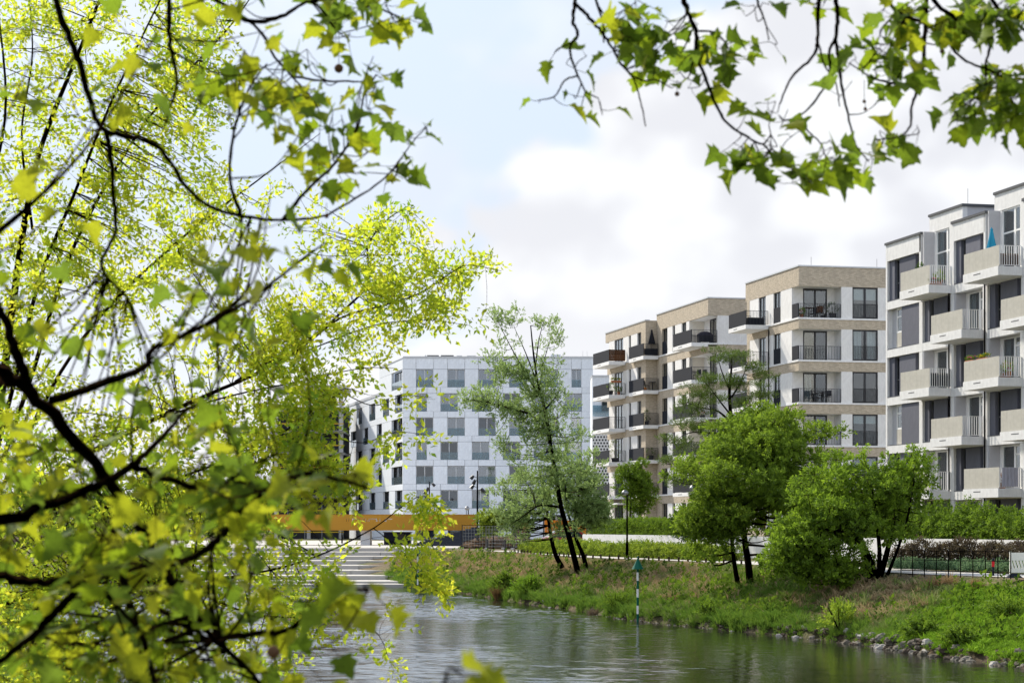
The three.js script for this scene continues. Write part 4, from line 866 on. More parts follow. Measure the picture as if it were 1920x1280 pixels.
{
  // tall poplar leaning to the river, and its two smaller companions
  const r = rng(103), d = 117.5, P = (px, py, dd = 0) => at(px, py, d + dd);
  const stems = [{ pts: [V(3.73, 1.2, d), P(1068, 1010), P(1052, 950), P(1042, 890), P(1032, 830)], r0: 0.17, r1: 0.1, mat: M.barkGrey }, { pts: [P(1032, 831), P(1022, 770), P(1008, 715), P(1000, 660), P(995, 610)], r0: 0.11, r1: 0.03, mat: M.barkGrey }];
  const limbs = [
    { pts: [P(1030, 815), P(1000, 780, -0.3), P(955, 765, -0.5), P(905, 752, -0.6), P(872, 750, -0.7)], r0: 0.08, r1: 0.02 }, { pts: [P(1047, 950), P(1010, 948, -0.4), P(985, 965, -0.7), P(955, 985, -0.8)], r0: 0.07, r1: 0.015, mat: M.barkDark },
    { pts: [P(1010, 740), P(980, 690), P(955, 645), P(935, 605)], r0: 0.06, r1: 0.012 }, { pts: [P(1006, 715), P(985, 660), P(965, 615)], r0: 0.05, r1: 0.012 }, { pts: [P(1004, 690, 0.2), P(1010, 640, 0.3), P(1020, 600, 0.4)], r0: 0.05, r1: 0.012 }, { pts: [P(1012, 720, 0.2), P(1022, 670, 0.4), P(1035, 625, 0.5)], r0: 0.045, r1: 0.01 },
    { pts: [P(1020, 770), P(1045, 740, 0.4), P(1055, 715, 0.5)], r0: 0.05, r1: 0.01 }];
  const puff = (px, py, s, n, dd = 0, tone) => ({ c: P(px, py, dd), r: [s * 1.25, s, s * 1.25], n, tone, twigs: 2 });
  const clumps = [];
  const line = (pts, n, s, per, jit) => { for (let i = 0; i < n; i++) { const t = r() * (pts.length - 1), k = Math.floor(t), f = t - k, a = pts[k], b = pts[Math.min(pts.length - 1, k + 1)]; clumps.push(puff(lerp(a[0], b[0], f) + (r() - 0.5) * jit, lerp(a[1], b[1], f) + (r() - 0.5) * jit, s * (0.6 + 0.8 * r()), Math.round(per * (0.5 + r())), (r() - 0.5) * 2, 0.25 * r())); } };
  line([[925, 600], [955, 595], [990, 592], [1035, 620], [1040, 640]], 22, 0.26, 14, 26);           // sparse top
  line([[940, 640], [960, 680], [985, 700], [1030, 700], [1020, 650]], 20, 0.28, 13, 40);
  line([[870, 748], [910, 752], [950, 765], [990, 780]], 26, 0.38, 26, 34);
  line([[930, 690], [960, 720], [1000, 730], [1040, 720]], 26, 0.36, 24, 50);
  line([[985, 765], [1025, 765], [1050, 800], [1030, 840]], 34, 0.44, 22, 84);
  line([[960, 800], [1000, 850], [1050, 850], [1070, 880]], 34, 0.44, 22, 90);
  line([[985, 880], [1010, 930], [1060, 930], [1040, 980]], 26, 0.4, 18, 84);
  clumpTree({ name: 'poplar_tree', label: 'tall sparse poplar with a long trunk leaning over the grassy bank', stems, limbs, clumps, seed: 23, sprigs: sprFine, leaf: leafy, barkMat: M.barkGrey, tintA: lin(0.18, 0.26, 0.07), tintB: lin(0.34, 0.46, 0.16), boughR: 0.018 });
  const c2 = [];
  const stems2 = [{ pts: [V(2.9, 1.75, d + 5), at(1040, 1035, d + 5), at(1030, 985, d + 5), at(1022, 930, d + 5), at(1010, 880, d + 5)], r0: 0.16, r1: 0.03 }];
  for (const q of [...crown(r, at(985, 940, d + 4.5), [2.0, 1.9, 1.6], 52, 0.42, 26, { low: -0.85 }), ...crown(r, at(965, 980, d + 4), [1.2, 0.9, 1.2], 22, 0.38, 24)]) c2.push(q);
  clumpTree({ name: 'willow_tree', label: 'small pale green willow with a short leaning trunk, beside the red car', stems: stems2, clumps: c2, seed: 24, sprigs: sprFine, leaf: leafy, barkMat: M.barkDark, tintA: lin(0.2, 0.28, 0.08), tintB: lin(0.34, 0.45, 0.17), boughR: 0.025 });
  const stems3 = [{ pts: [V(4.25, 1.5, d + 2), at(1093, 1040, d + 2), at(1078, 1000, d + 2), at(1085, 930, d + 2), at(1090, 870, d + 2)], r0: 0.15, r1: 0.03 }, { pts: [at(1080, 1005, d + 2), at(1065, 960, d + 2), at(1060, 910, d + 2)], r0: 0.08, r1: 0.025, part: 'branch' }];
  const c3 = [...crown(r, at(1085, 915, d + 2.5), [1.6, 2.2, 1.5], 64, 0.44, 34, { low: -0.9 }), ...crown(r, at(1108, 960, d + 2), [1.0, 1.0, 1.0], 28, 0.4, 36)];
  clumpTree({ name: 'willow_tree', label: 'grey green willow close behind the leaning poplar trunk', stems: stems3, clumps: c3, seed: 25, sprigs: sprFine, leaf: leafy, barkMat: M.barkDark, tintA: lin(0.15, 0.23, 0.06), tintB: lin(0.3, 0.41, 0.14), boughR: 0.025 });
}
{
  // dark open tree with layered boughs before the beige houses
  const r = rng(104), d = 128, P = (px, py, dd = 0) => at(px, py, d + dd);
  const stems = [{ pts: [V(13.4, 2.3, d), P(1380, 900), P(1373, 800), P(1368, 740), P(1372, 690)], r0: 0.2, r1: 0.06 }];
  const limbs = [{ pts: [P(1370, 790), P(1345, 770), P(1320, 765), P(1290, 755)], r0: 0.08, r1: 0.02 }, { pts: [P(1368, 775), P(1345, 745), P(1330, 725)], r0: 0.06, r1: 0.02 }, { pts: [P(1372, 745), P(1390, 715), P(1402, 680)], r0: 0.07, r1: 0.015 }, { pts: [P(1370, 735), P(1355, 700), P(1345, 665)], r0: 0.06, r1: 0.015 }, { pts: [P(1374, 785), P(1400, 765), P(1425, 755)], r0: 0.06, r1: 0.015 }, { pts: [P(1376, 815), P(1340, 812), P(1290, 812), P(1262, 830)], r0: 0.07, r1: 0.015 }, { pts: [P(1372, 870), P(1330, 860), P(1280, 868), P(1250, 870)], r0: 0.06, r1: 0.015 }];
  const clumps = [];
  for (const [px, py, w, n] of [[1345, 668, 34, 6], [1385, 672, 26, 5], [1410, 690, 20, 4], [1330, 715, 30, 6], [1310, 735, 30, 6], [1405, 728, 34, 6], [1430, 742, 22, 4], [1305, 765, 40, 7], [1395, 755, 40, 6], [1440, 705, 16, 3], [1290, 795, 30, 5], [1265, 830, 30, 6], [1320, 810, 40, 7], [1300, 850, 40, 6], [1256, 868, 22, 4], [1335, 750, 34, 6], [1370, 715, 30, 5], [1415, 790, 36, 6], [1280, 905, 30, 5], [1300, 900, 30, 6]])
    for (let i = 0; i < n * 1.5; i++) clumps.push({ c: P(px + (r() - 0.5) * w * 1.6, py + (r() - 0.5) * w * 0.6, (r() - 0.5) * 2.6), r: [0.45, 0.15, 0.45], n: 34, tone: 0.2 * r(), twigs: 2 });
  clumpTree({ name: 'open_tree', label: 'dark open-branched tree with flat layered boughs before the beige blocks', stems, limbs, clumps, seed: 26, sprigs: sprTiny, leaf: leafyDull, barkMat: M.barkDark, tintA: G.mid, tintB: G.olive, boughR: 0.02, up: 0.8 });
}
function youngTree(px, pyTop, pyCrown, pyFoot, d, base, w, n, label, seed, tA, tB) {
  const r = rng(seed), P = (x, y, dd = 0) => at(x, y, d + dd), cy = (pyTop + pyCrown) / 2, hh = (pyCrown - pyTop) / 2 * d / FOCAL;
  const foot = onGround(px, d, base);
  clumpTree({ name: 'young_tree', label, stems: [{ pts: [foot, P(px, pyCrown + 8), P(px, cy), P(px, pyTop + 6)], r0: 0.06, r1: 0.015 }], clumps: crown(r, P(px, cy), [w, hh, w], n, w * 0.36, 30), seed, sprigs: sprA, leaf: leafyDull, barkMat: M.barkGrey, tintA: tA, tintB: tB, grp: undefined, limbParts: false });
}
youngTree(1183, 868, 955, 1005, 148, TERRACE_Y, 0.85, 36, 'young upright street tree with a twin-peaked crown before the beige block', 31, G.mid, G.spring);
youngTree(1202, 872, 958, 1005, 149, TERRACE_Y, 0.8, 34, 'young street tree close beside the twin-peaked one, over the clipped hedge', 32, G.mid, G.spring);
youngTree(1290, 950, 1010, 1036, 122, PATH_Y, 0.9, 36, 'dark little tree in front of the white retaining wall', 33, G.deep, G.mid);
youngTree(925, 955, 1003, 1030, 172, PATH_Y, 1.15, 40, 'bushy yellow green shrub tree beside the tall cluster lamp', 34, G.mid, G.lime);

// ---------------------------------------------------------------- hedges
function hedge(name, label, line, w, y0, h, n, { tintA, tintB, rough = 0.12, sp = sprA, seed, scale = 1, leaf = leafyDull, top = 0 }) {
  const r = rng(seed), H = group(name, label, 'hedge', V(0, 0, 0)), c = new THREE.CatmullRomCurve3(line.map(([x, d]) => V(x, 0, d)), false, 'centripetal');
  // woody stems inside, leaves all through
  const wood = []; for (let i = 0; i < c.getLength() * 9; i++) { const q = c.getPointAt(r()), a = new THREE.Vector3(q.x + (r() - 0.5) * w * 0.6, y0, q.z + (r() - 0.5) * w * 0.6); wood.push(limb([a, a.clone().add(new THREE.Vector3((r() - 0.5) * 0.2, h * 0.5, (r() - 0.5) * 0.2)), a.clone().add(new THREE.Vector3((r() - 0.5) * 0.5, h * 0.95, (r() - 0.5) * 0.5))], 0.018, 0.006, 3, 4)); }
  mesh(H, 'stems', merge(wood), M.barkDark).userData.kind = 'stuff';
  const items = sp.map(() => []);
  for (let i = 0; i < n * 1.7; i++) {
    const u = r(), p = c.getPointAt(u), t = c.getTangentAt(u), s = new THREE.Vector3(-t.z, 0, t.x), q = r();
    let side, hy, dir; const lump = fbm2(u * c.getLength() * 0.5 + seed, 3.3, 3) * rough * 3;
    if (q < 0.38) { side = (r() - 0.5) * w; hy = r() * 0.95; dir = randDir(r); } else if (q < 0.68) { side = -w / 2; hy = r(); dir = s.clone().multiplyScalar(-1); } else if (q < 0.9) { side = (r() - 0.5) * w; hy = 1; dir = UPV.clone(); } else { side = w / 2; hy = r(); dir = s.clone(); }
    const y = y0 + hy * (h + lump + (hy === 1 ? top * Math.max(0, fbm2(u * c.getLength() * 1.1, 7.7, 2)) : 0)) + (r() - 0.5) * rough * (hy > 0.9 ? 1.6 : 0.6);
    p.addScaledVector(s, side + (r() - 0.5) * rough); p.y = y;
    items[Math.floor(r() * sp.length)].push({ p, q: towards(dir.add(randDir(r).multiplyScalar(0.9)).add(new THREE.Vector3(0, 0.35, 0))), s: scale * (0.6 + 0.6 * r()), c: mixc(tintA, tintB, r()) });
  }
  sp.forEach((gg, i) => scatter(H, 'hedge_leaves', gg, leaf, items[i]));
  return H;
}
const small = [sprig(41, 9, 0.16, 0.075, 0.05), sprig(42, 8, 0.18, 0.07, 0.045)];
hedge('clipped_hedge', 'neatly clipped green hedge on the white wall before the beige blocks', [[13.2, 126], [9.2, 141.8], [6.0, 153.5]], 0.8, 3.45, 0.92, 5200, { tintA: G.mid, tintB: G.spring, seed: 51, sp: small, scale: 1.5, rough: 0.1 });
hedge('shaggy_hedge', 'tall shaggy green hedge on the white wall before the grey block', [[27.4, 74.3], [23.0, 91.8], [21.8, 98.3], [18.0, 112.3]], 1.1, 3.45, 1.0, 6200, { tintA: G.mid, tintB: G.spring, seed: 52, rough: 0.3, top: 0.9 });
hedge('low_hedge', 'low yellow green hedge running between the path and the white wall', [[11.6, 113.5], [8.4, 124], [5.5, 134], [1.4, 150]], 1.5, PATH_Y, 0.54, 7000, { tintA: G.mid, tintB: G.lime, seed: 53, sp: small, scale: 1.5, rough: 0.14 });
hedge('dark_hedge', 'low dark brown-leaved hedge behind the black park railing', [[23.5, 80], [20.5, 89], [17.0, 94]], 0.8, PATH_Y, 0.86, 3200, { tintA: lin(0.05, 0.035, 0.028), tintB: lin(0.12, 0.1, 0.05), seed: 54, sp: small, scale: 1.4, rough: 0.16 });
{
  const r = rng(55), items = [[], []];
  for (let i = 0; i < 3000; i++) { const t = r(), x = lerp(22.4, 16.5, t) + (r() - 0.5) * 1.0, d = lerp(80.5, 92, t) - 2.2 * r(); items[i % 2].push({ p: V(x, PATH_Y + 0.04 + 0.32 * r() * r(), d), q: towards(new THREE.Vector3((r() - 0.5), 0.9, (r() - 0.5))), s: 0.8 + 0.9 * r(), c: mixc(lin(0.05, 0.11, 0.05), lin(0.16, 0.24, 0.12), r()) }); }
  const B = group('planting_bed', 'bed of low blue-green ground cover between the path and the dark hedge', 'plants', V(0, 0, 0)); B.userData.kind = 'stuff';
  small.forEach((g, i) => scatter(B, 'ground_cover', g, leafyDull, items[i]));
}

// ---------------------------------------------------------------- grass, weeds and stones on the slope
function tuftGeo(seed, n, h, w, lean) {
  const r = rng(seed), pos = [], idx = [];
  for (let i = 0; i < n; i++) {
    const a = r() * 6.283, rr = 0.1 * Math.sqrt(r()), x = Math.cos(a) * rr, z = Math.sin(a) * rr, L = h * (0.55 + 0.6 * r()), la = r() * 6.283, le = lean * (0.3 + r()), ca = Math.cos(la), sa = Math.sin(la), bw = w * (0.7 + 0.6 * r()), b = pos.length / 3, ta = r() * 6.283, tx = Math.cos(ta) * bw / 2, tz = Math.sin(ta) * bw / 2;
    pos.push(x - tx, 0, z - tz, x + tx, 0, z + tz, x + ca * le * L * 0.4 - tx * 0.8, L * 0.6, z + sa * le * L * 0.4 - tz * 0.8, x + ca * le * L * 0.4 + tx * 0.8, L * 0.6, z + sa * le * L * 0.4 + tz * 0.8, x + ca * le * L, L * (1 - 0.25 * le), z + sa * le * L);
    idx.push(b, b + 1, b + 2, b + 1, b + 3, b + 2, b + 2, b + 3, b + 4);
  }
  const g = new THREE.BufferGeometry(); g.setAttribute('position', new THREE.Float32BufferAttribute(pos, 3)); g.setIndex(idx); g.computeVertexNormals(); return g;
}
const slopeAt = (x, d) => { const [ds, ss] = toLine(SHORE, x, d); if (ss < 0) return -1; const [dc, sc] = toLine(CREST, x, d); return sc > 0 ? 2 : ds / (ds + dc); };
{
  const r = rng(61), geos = [tuftGeo(1, 13, 0.19, 0.022, 0.7), tuftGeo(2, 13, 0.17, 0.02, 0.9), tuftGeo(3, 12, 0.3, 0.016, 0.7), tuftGeo(4, 18, 0.11, 0.03, 0.7)], items = geos.map(() => []);
  const lush = lin(0.24, 0.4, 0.025), fresh = lin(0.17, 0.25, 0.045), dull = lin(0.2, 0.22, 0.09), straw = lin(0.46, 0.36, 0.2), brown = lin(0.3, 0.21, 0.11);
  let tries = 0, made = 0; const weeds = [];
  while (made < 120000 && tries < 1200000) {
    tries++;
    const d = 50 + 118 * Math.pow(r(), 1.15), x = lerp(-9, 26, r());
    if (Math.abs(x / d) > 0.27) continue;
    const w = slopeAt(x, d); if (w < 0.02 + 0.03 * noise2(x, d) || w > 0.985) continue;
    const px = 960 + FOCAL * x / d, y = groundY(x, d), py = HORIZON - FOCAL * (y - EYE) / d;
    const n1 = fbm2(x * 0.35, d * 0.22, 4), n2 = fbm2(x * 1.3 + 50, d * 0.9, 3);
    // what grows where: litter under the trees, lush grass at the near end and by the water, dry tussocks in the middle
    const near = smooth(1660, 1760, px + (py - 1150) * 1.1 + n1 * 90), under = smooth(1440, 1520, px) * smooth(1830, 1730, px + n2 * 60) * smooth(1205, 1150, py + n1 * 40) * (1 - near);
    const tree3 = smooth(1290, 1400, px) * smooth(1540, 1480, px);
    if (r() < under * 0.5) continue;
    const wet = smooth(0.42, 0.1, w + n1 * 0.5), dry = clamp(smooth(-0.12, 0.3, n1 + n2 * 0.7 + 0.2) * smooth(0.1, 0.4, w) * (1 - near) * (1 - 0.75 * tree3));
    let c, k = Math.floor(r() * 3), s = 0.7 + 0.7 * r();
    if (near > r()) { c = mixc(lush, lin(0.12, 0.22, 0.02), r() * 0.9); k = r() < 0.6 ? 1 : 3; s *= 0.8; }
    else if (under > r() * 1.6) { c = mixc(brown, lin(0.06, 0.09, 0.02), r()); k = 3; s *= 0.7; }
    else if (dry > r()) { c = mixc(straw, brown, r()); k = r() < 0.65 ? 2 : 0; s *= 0.9; }
    else if (wet > r() || tree3 > r() * 1.2) c = mixc(lin(0.11, 0.21, 0.025), lin(0.17, 0.26, 0.035), r());
    else c = mixc(fresh, dull, r());
    { const cl2 = smooth(0.15, 0.5, fbm2(x * 0.9 + 7, d * 0.7, 3)); s *= (0.75 + 0.9 * cl2) * lerp(1, 0.35, smooth(0.72, 0.95, w)); }
    if (w > 0.1 && w < 0.8 && r() < 0.012 * (1 - under)) weeds.push({ p: V(x, y + 0.05, d), q: towards(new THREE.Vector3(r() - 0.5, 1, r() - 0.5)), s: 0.8 + 1.1 * r(), c: mixc(G.deep, G.spring, r() * 0.8) });
    items[k].push({ p: V(x, y - 0.02, d), q: new THREE.Quaternion().setFromEuler(new THREE.Euler((r() - 0.5) * 0.5, r() * 6.28, (r() - 0.5) * 0.5)), s: new THREE.Vector3(s * 1.3, s * (0.8 + 0.5 * r()), s * 1.3), c });
    made++;
  }
  const B = group('bank_grass', 'rough grass and dry tussocks covering the river bank', 'grass', V(0, 0, 0)); B.userData.kind = 'stuff';
  const gm = leafMat(1, 1, 1, 0.3);
  geos.forEach((g, i) => scatter(B, 'grass_tufts', g, gm, items[i])); scatter(B, 'weeds', sprA[1], leafyDull, weeds);
  // near bank grass under the foreground trees
  const nb = [[], []];
  for (let i = 0; i < 9000; i++) { const d = lerp(30, 110, r()), x = lerp(-40, 0, r()); const [dn, sn] = toLine(NEAR, x, d); if (sn > 0 || dn > 6) continue; nb[i % 2].push({ p: V(x, groundY(x, d) - 0.03, d), q: new THREE.Quaternion().setFromEuler(new THREE.Euler(0, r() * 6.28, 0)), s: 1.1 + r(), c: mixc(fresh, lush, r()) }); }
  const N = group('near_bank_grass', 'tall reedy grass on the near river bank under the leafy branches', 'grass', V(0, 0, 0)); N.userData.kind = 'stuff';
  scatter(N, 'grass_tufts', geos[2], gm, nb[0]); scatter(N, 'grass_tufts', geos[0], gm, nb[1]);
}
// bushes on the slope and at the water
function bush(px, d, w, h, n, label, seed, tA, tB, sp = sprA) {
  const r = rng(seed), x = (px - 960) / FOCAL * d, y = groundY(x, d), c = V(x, y + h * 0.5, d), B = group('bank_shrub', label, 'shrub', V(x, y, d)), items = sp.map(() => []), tw = [];
  for (let i = 0; i < n; i++) { const dd = randDir(r); dd.y = Math.abs(dd.y) * 1.6 - 0.6; const rad = Math.pow(r(), 0.5) * (0.75 + 0.4 * noise3(dd.x * 2 + seed, dd.y * 2, dd.z * 2)), p = new THREE.Vector3(dd.x * w * rad, h * 0.45 + dd.y * h * 0.55 * rad, dd.z * w * rad); if (p.y < 0) p.y = r() * 0.2; items[Math.floor(r() * sp.length)].push({ p, q: towards(dd.add(new THREE.Vector3(0, 0.7, 0)).add(randDir(r).multiplyScalar(0.5))), s: 0.6 + 0.6 * r(), c: mixc(tA, tB, r()) }); }
  for (let i = 0; i < 9; i++) { const a = r() * 6.283; tw.push(limb([new THREE.Vector3(0, -0.05, 0), new THREE.Vector3(Math.cos(a) * w * 0.3, h * 0.4, Math.sin(a) * w * 0.3), new THREE.Vector3(Math.cos(a) * w * 0.6, h * 0.85, Math.sin(a) * w * 0.6)], 0.02, 0.005, 4, 4)); }
  mesh(B, 'stems', merge(tw), M.barkDark); sp.forEach((g, i) => scatter(B, 'foliage', g, leafy, items[i]));
}
bush(945, 121.5, 0.9, 1.15, 330, 'rounded green shrub at the water beside a brown tussock', 71, G.mid, G.spring, sprFine);
bush(993, 115.5, 1.0, 1.0, 380, 'bright green rounded shrub low on the bank below the poplar', 72, G.spring, lin(0.14, 0.26, 0.02), sprFine);
bush(1155, 98.5, 0.95, 0.85, 330, 'grassy green shrub at the water beside the banded marker pole', 73, G.mid, G.spring, sprTiny);
bush(1575, 77.5, 0.75, 1.05, 150, 'small upright sapling shrub on the bare slope below the spreading tree', 74, G.spring, G.lime, sprFine);
bush(1800, 68.0, 0.6, 0.4, 200, 'low leafy bramble just above the mud at the lush end of the bank', 75, G.mid, G.spring, sprFine);
bush(1895, 70.5, 0.9, 0.42, 240, 'leafy bramble patch on the lush grass slope', 76, G.mid, G.spring, sprFine);
bush(1725, 71.6, 0.6, 0.42, 220, 'small leafy shrub just above the shore stones', 77, G.mid, G.spring, sprFine);
bush(790, 143.5, 1.0, 0.8, 260, 'dark green shrub at the corner of the bank beside the steps', 78, G.deep, G.mid, sprFine);
bush(1330, 88.5, 0.5, 0.42, 160, 'low leafy clump behind the yellow rescue ladder', 79, G.mid, G.spring, sprFine);
// tussocks of dry grass by the water
{
  const g = tuftGeo(9, 60, 0.62, 0.02, 1.0), gm = leafMat(1, 1, 1, 0.2);
  for (const [px, d, s, c, label] of [[936, 121, 1.5, lin(0.2, 0.12, 0.05), 'rusty brown grass tussock overhanging the water'], [1118, 101, 1.0, lin(0.2, 0.15, 0.1), 'grey brown grass tussock overhanging the shore'], [1256, 95, 1.25, lin(0.34, 0.26, 0.13), 'pale straw tussock halfway up the bank by the marker'], [1775, 79.3, 1.0, lin(0.34, 0.24, 0.12), 'pale straw tussock against the black railing'], [1755, 79.4, 0.9, lin(0.3, 0.2, 0.11), 'brown straw tussock under the black railing'], [1835, 77.4, 0.7, lin(0.33, 0.2, 0.1), 'thin straw tussock near the white barrier'], [1730, 76.5, 0.7, lin(0.36, 0.28, 0.14), 'small straw tussock on the bare slope']]) {
    const x = (px - 960) / FOCAL * d, t = group('grass_tussock', label, 'grass tussock', V(x, groundY(x, d) - 0.03, d));
    const rr = rng(px), its = []; for (let i = 0; i < 5; i++) its.push({ p: new THREE.Vector3((rr() - 0.5) * 0.5 * s, 0, (rr() - 0.5) * 0.5 * s), q: new THREE.Quaternion().setFromEuler(new THREE.Euler((rr() - 0.5) * 0.4, rr() * 6, (rr() - 0.5) * 0.4)), s: s * (0.7 + 0.5 * rr()) });
    const geo = mergeGeometries(its.map((it) => g.clone().applyMatrix4(mat4(it.p, it.q, new THREE.Vector3(it.s, it.s, it.s))))); const m = gm.clone(); m.color = c; mesh(t, 'blades', geo, m); mesh(t, 'root_clump', new THREE.SphereGeometry(0.16 * s, 8, 6), M.barkDark, new THREE.Vector3(0, 0.02, 0));
  }
}
// stones along the waterline
{
  const r = rng(81), protos = [];
  for (let v = 0; v < 6; v++) { const g = new THREE.IcosahedronGeometry(1, 2), p = g.attributes.position; for (let i = 0; i < p.count; i++) { const x = p.getX(i), y = p.getY(i), z = p.getZ(i), f = 1 + 0.3 * noise3(x * 1.1 + v * 9, y * 1.1, z * 1.1) + 0.1 * noise3(x * 3 + v, y * 3, z * 3); p.setXYZ(i, Math.round(x * f * 5) / 5 * 0.5 + x * f * 0.5, (y * f) * 0.72, z * f); } g.computeVertexNormals(); protos.push(g); }
  const sm = [lin(0.11, 0.095, 0.075), lin(0.17, 0.155, 0.13), lin(0.065, 0.05, 0.036), lin(0.32, 0.3, 0.27)].map((c) => std({ map: streak, color: c, roughness: 0.95 }));
  const stretch = SHORE.slice(1, 11), spots = walk(stretch, 0.17);
  const tiny = [];
  let made = 0; const cand = [];
  for (const { p } of spots) for (let k = 0; k < 3; k++) { const px = 960 + FOCAL * p.x / -p.z; if (px > 1960 || px < 880 || fbm2(p.x * 0.5, p.z * 0.4, 2) < (px < 1500 ? 0.02 : -0.28)) continue; const big = smooth(1250, 1700, px), s = (0.04 + 0.15 * Math.pow(r(), 2.2)) * (0.5 + 0.6 * big); cand.push({ s, x: p.x + (r() - 0.45) * 0.55, d: -p.z + (r() - 0.3) * 0.7 }); }
  cand.sort((a, b) => b.s / b.d - a.s / a.d);
  cand.forEach((c, i) => {
    const y = Math.max(-0.05, groundY(c.x, c.d)), q = new THREE.Quaternion().setFromEuler(new THREE.Euler(r() * 0.6, r() * 6.28, r() * 0.6)), sc = new THREE.Vector3(c.s * (0.8 + 0.5 * r()), c.s, c.s * (0.8 + 0.4 * r()));
    if (i < 260) {
      const k = r() < 0.1 ? 3 : Math.floor(r() * 3), m = mesh(scene, 'shore_stone', protos[i % 6], sm[k]);
      m.position.set(c.x, y + c.s * (0.25 * r() - 0.05), -c.d); m.quaternion.copy(q); m.scale.copy(sc);
      tag(m, `${c.s > 0.1 ? 'large' : c.s > 0.065 ? 'middling' : 'small'} ${['grey brown', 'pale grey', 'dark brown', 'whitish'][k]} stone lying in the waterline along the bank`, 'stone', 'stones along the waterline');
    } else tiny.push({ p: V(c.x, y + 0.02, c.d), q, s: sc, c: sm[Math.floor(r() * 4)].color });
  });
  const B = group('shore_gravel', 'small stones and gravel between the shore stones', 'gravel', V(0, 0, 0)); B.userData.kind = 'stuff';
  if (tiny.length) scatter(B, 'pebbles', protos[0], std({ map: grain, roughness: 1 }), tiny);
}
// ---------------------------------------------------------------- foreground trees on the near bank
const inPoly = (poly, x, y) => { let c = false; for (let i = 0, j = poly.length - 1; i < poly.length; j = i++) { const [xi, yi] = poly[i], [xj, yj] = poly[j]; if ((yi > y) !== (yj > y) && x < (xj - xi) * (y - yi) / (yj - yi) + xi) c = !c; } return c; };
function fillPoly(r, poly, n) { const xs = poly.map((p) => p[0]), ys = poly.map((p) => p[1]), out = []; const x0 = Math.min(...xs), x1 = Math.max(...xs), y0 = Math.min(...ys), y1 = Math.max(...ys); let k = 0; while (out.length < n && k++ < n * 60) { const x = lerp(x0, x1, r()), y = lerp(y0, y1, r()); if (inPoly(poly, x, y)) out.push([x, y]); } return out; }
// plane leaf: five toothed lobes, folded along the rib; base at 0, tip at y = 1
function planeLeaf(seed) {
  const r = rng(seed), wd = 0.75 + 0.4 * r(), half = [[0.1, -0.03], [0.27, 0.0], [0.43, 0.06], [0.49, 0.15], [0.37, 0.2], [0.4, 0.29], [0.52, 0.36], [0.63, 0.5], [0.47, 0.5], [0.35, 0.54], [0.33, 0.64], [0.2, 0.7], [0.15, 0.84]];
  const out = [[0, 0.03]]; for (const [x, y] of half) out.push([x * wd * (0.85 + 0.3 * r()), y + 0.05 * (r() - 0.5)]); out.push([0, 1]); for (const [x, y] of [...half].reverse()) out.push([-x * wd * (0.85 + 0.3 * r()), y + 0.05 * (r() - 0.5)]);
  const fold = 0.05 + 0.6 * r(), curl = (r() - 0.3) * 0.7, wave = r() * 6, z = (x, y) => Math.abs(x) * fold - curl * y * y + 0.035 * Math.sin(7 * x + 5 * y + wave);
  const pos = [], uv = [], idx = [];
  for (const [x, y] of [[0, 0.2], [0, 0.45], [0, 0.7]]) { pos.push(x, y, z(x, y)); uv.push(x + 0.5, y); }
  for (const [x, y] of out) { pos.push(x, y, z(x, y)); uv.push(x + 0.5, y); }
  const n = out.length, rib = (y) => y < 0.3 ? 0 : y < 0.58 ? 1 : 2;
  for (let i = 0; i < n; i++) { const a = i, b = (i + 1) % n, ra = rib((out[a][1] + out[b][1]) / 2); idx.push(ra, 3 + a, 3 + b); }
  // bridge the rib fans
  const near = (y, s) => { let k = 0, best = 9; for (let i = 0; i < n; i++) if (out[i][0] * s >= 0) { const e = Math.abs(out[i][1] - y); if (e < best) { best = e; k = i; } } return 3 + k; };
  for (const s of [1, -1]) { for (let i = 0; i < n; i++) { const b = (i + 1) % n, ra = rib((out[(i + n - 1) % n][1] + out[i][1]) / 2), rb = rib((out[i][1] + out[b][1]) / 2); if (ra !== rb && out[i][0] * s > 0) idx.push(ra, 3 + i, rb); } }
  const g = new THREE.BufferGeometry(); g.setAttribute('position', new THREE.Float32BufferAttribute(pos, 3)); g.setAttribute('uv', new THREE.Float32BufferAttribute(uv, 2)); g.setIndex(idx); g.computeVertexNormals(); return g;
}
const planeLeaves = [1, 2, 3, 4, 5, 6, 7, 8, 9, 10].map((k) => planeLeaf(k * 17));
const veins = canvasTex(128, 128, (u, v) => { const x = Math.abs(u - 0.5), rib = x < 0.012 || Math.abs(x * 0.95 - (v - 0.12) * 0.62) < 0.009 || Math.abs(x * 0.8 - (v - 0.05) * 1.6) < 0.012; return rib ? 232 : 205 + tile2(u, v, 2, 3) * 34; }, 1, 1);
const PL = [[0.3, 0.42, 0.02], [0.48, 0.54, 0.025], [0.16, 0.26, 0.02], [0.54, 0.58, 0.03], [0.22, 0.34, 0.035], [0.28, 0.42, 0.03]].map(([a, b, c]) => { const m = leafMat(a, b, c, 0.7); m.map = veins; m.roughness = 0.9; return m; });
const PLmix = (() => { const m = leafMat(1, 1, 1, 0.7); m.map = veins; m.roughness = 0.9; return m; })();
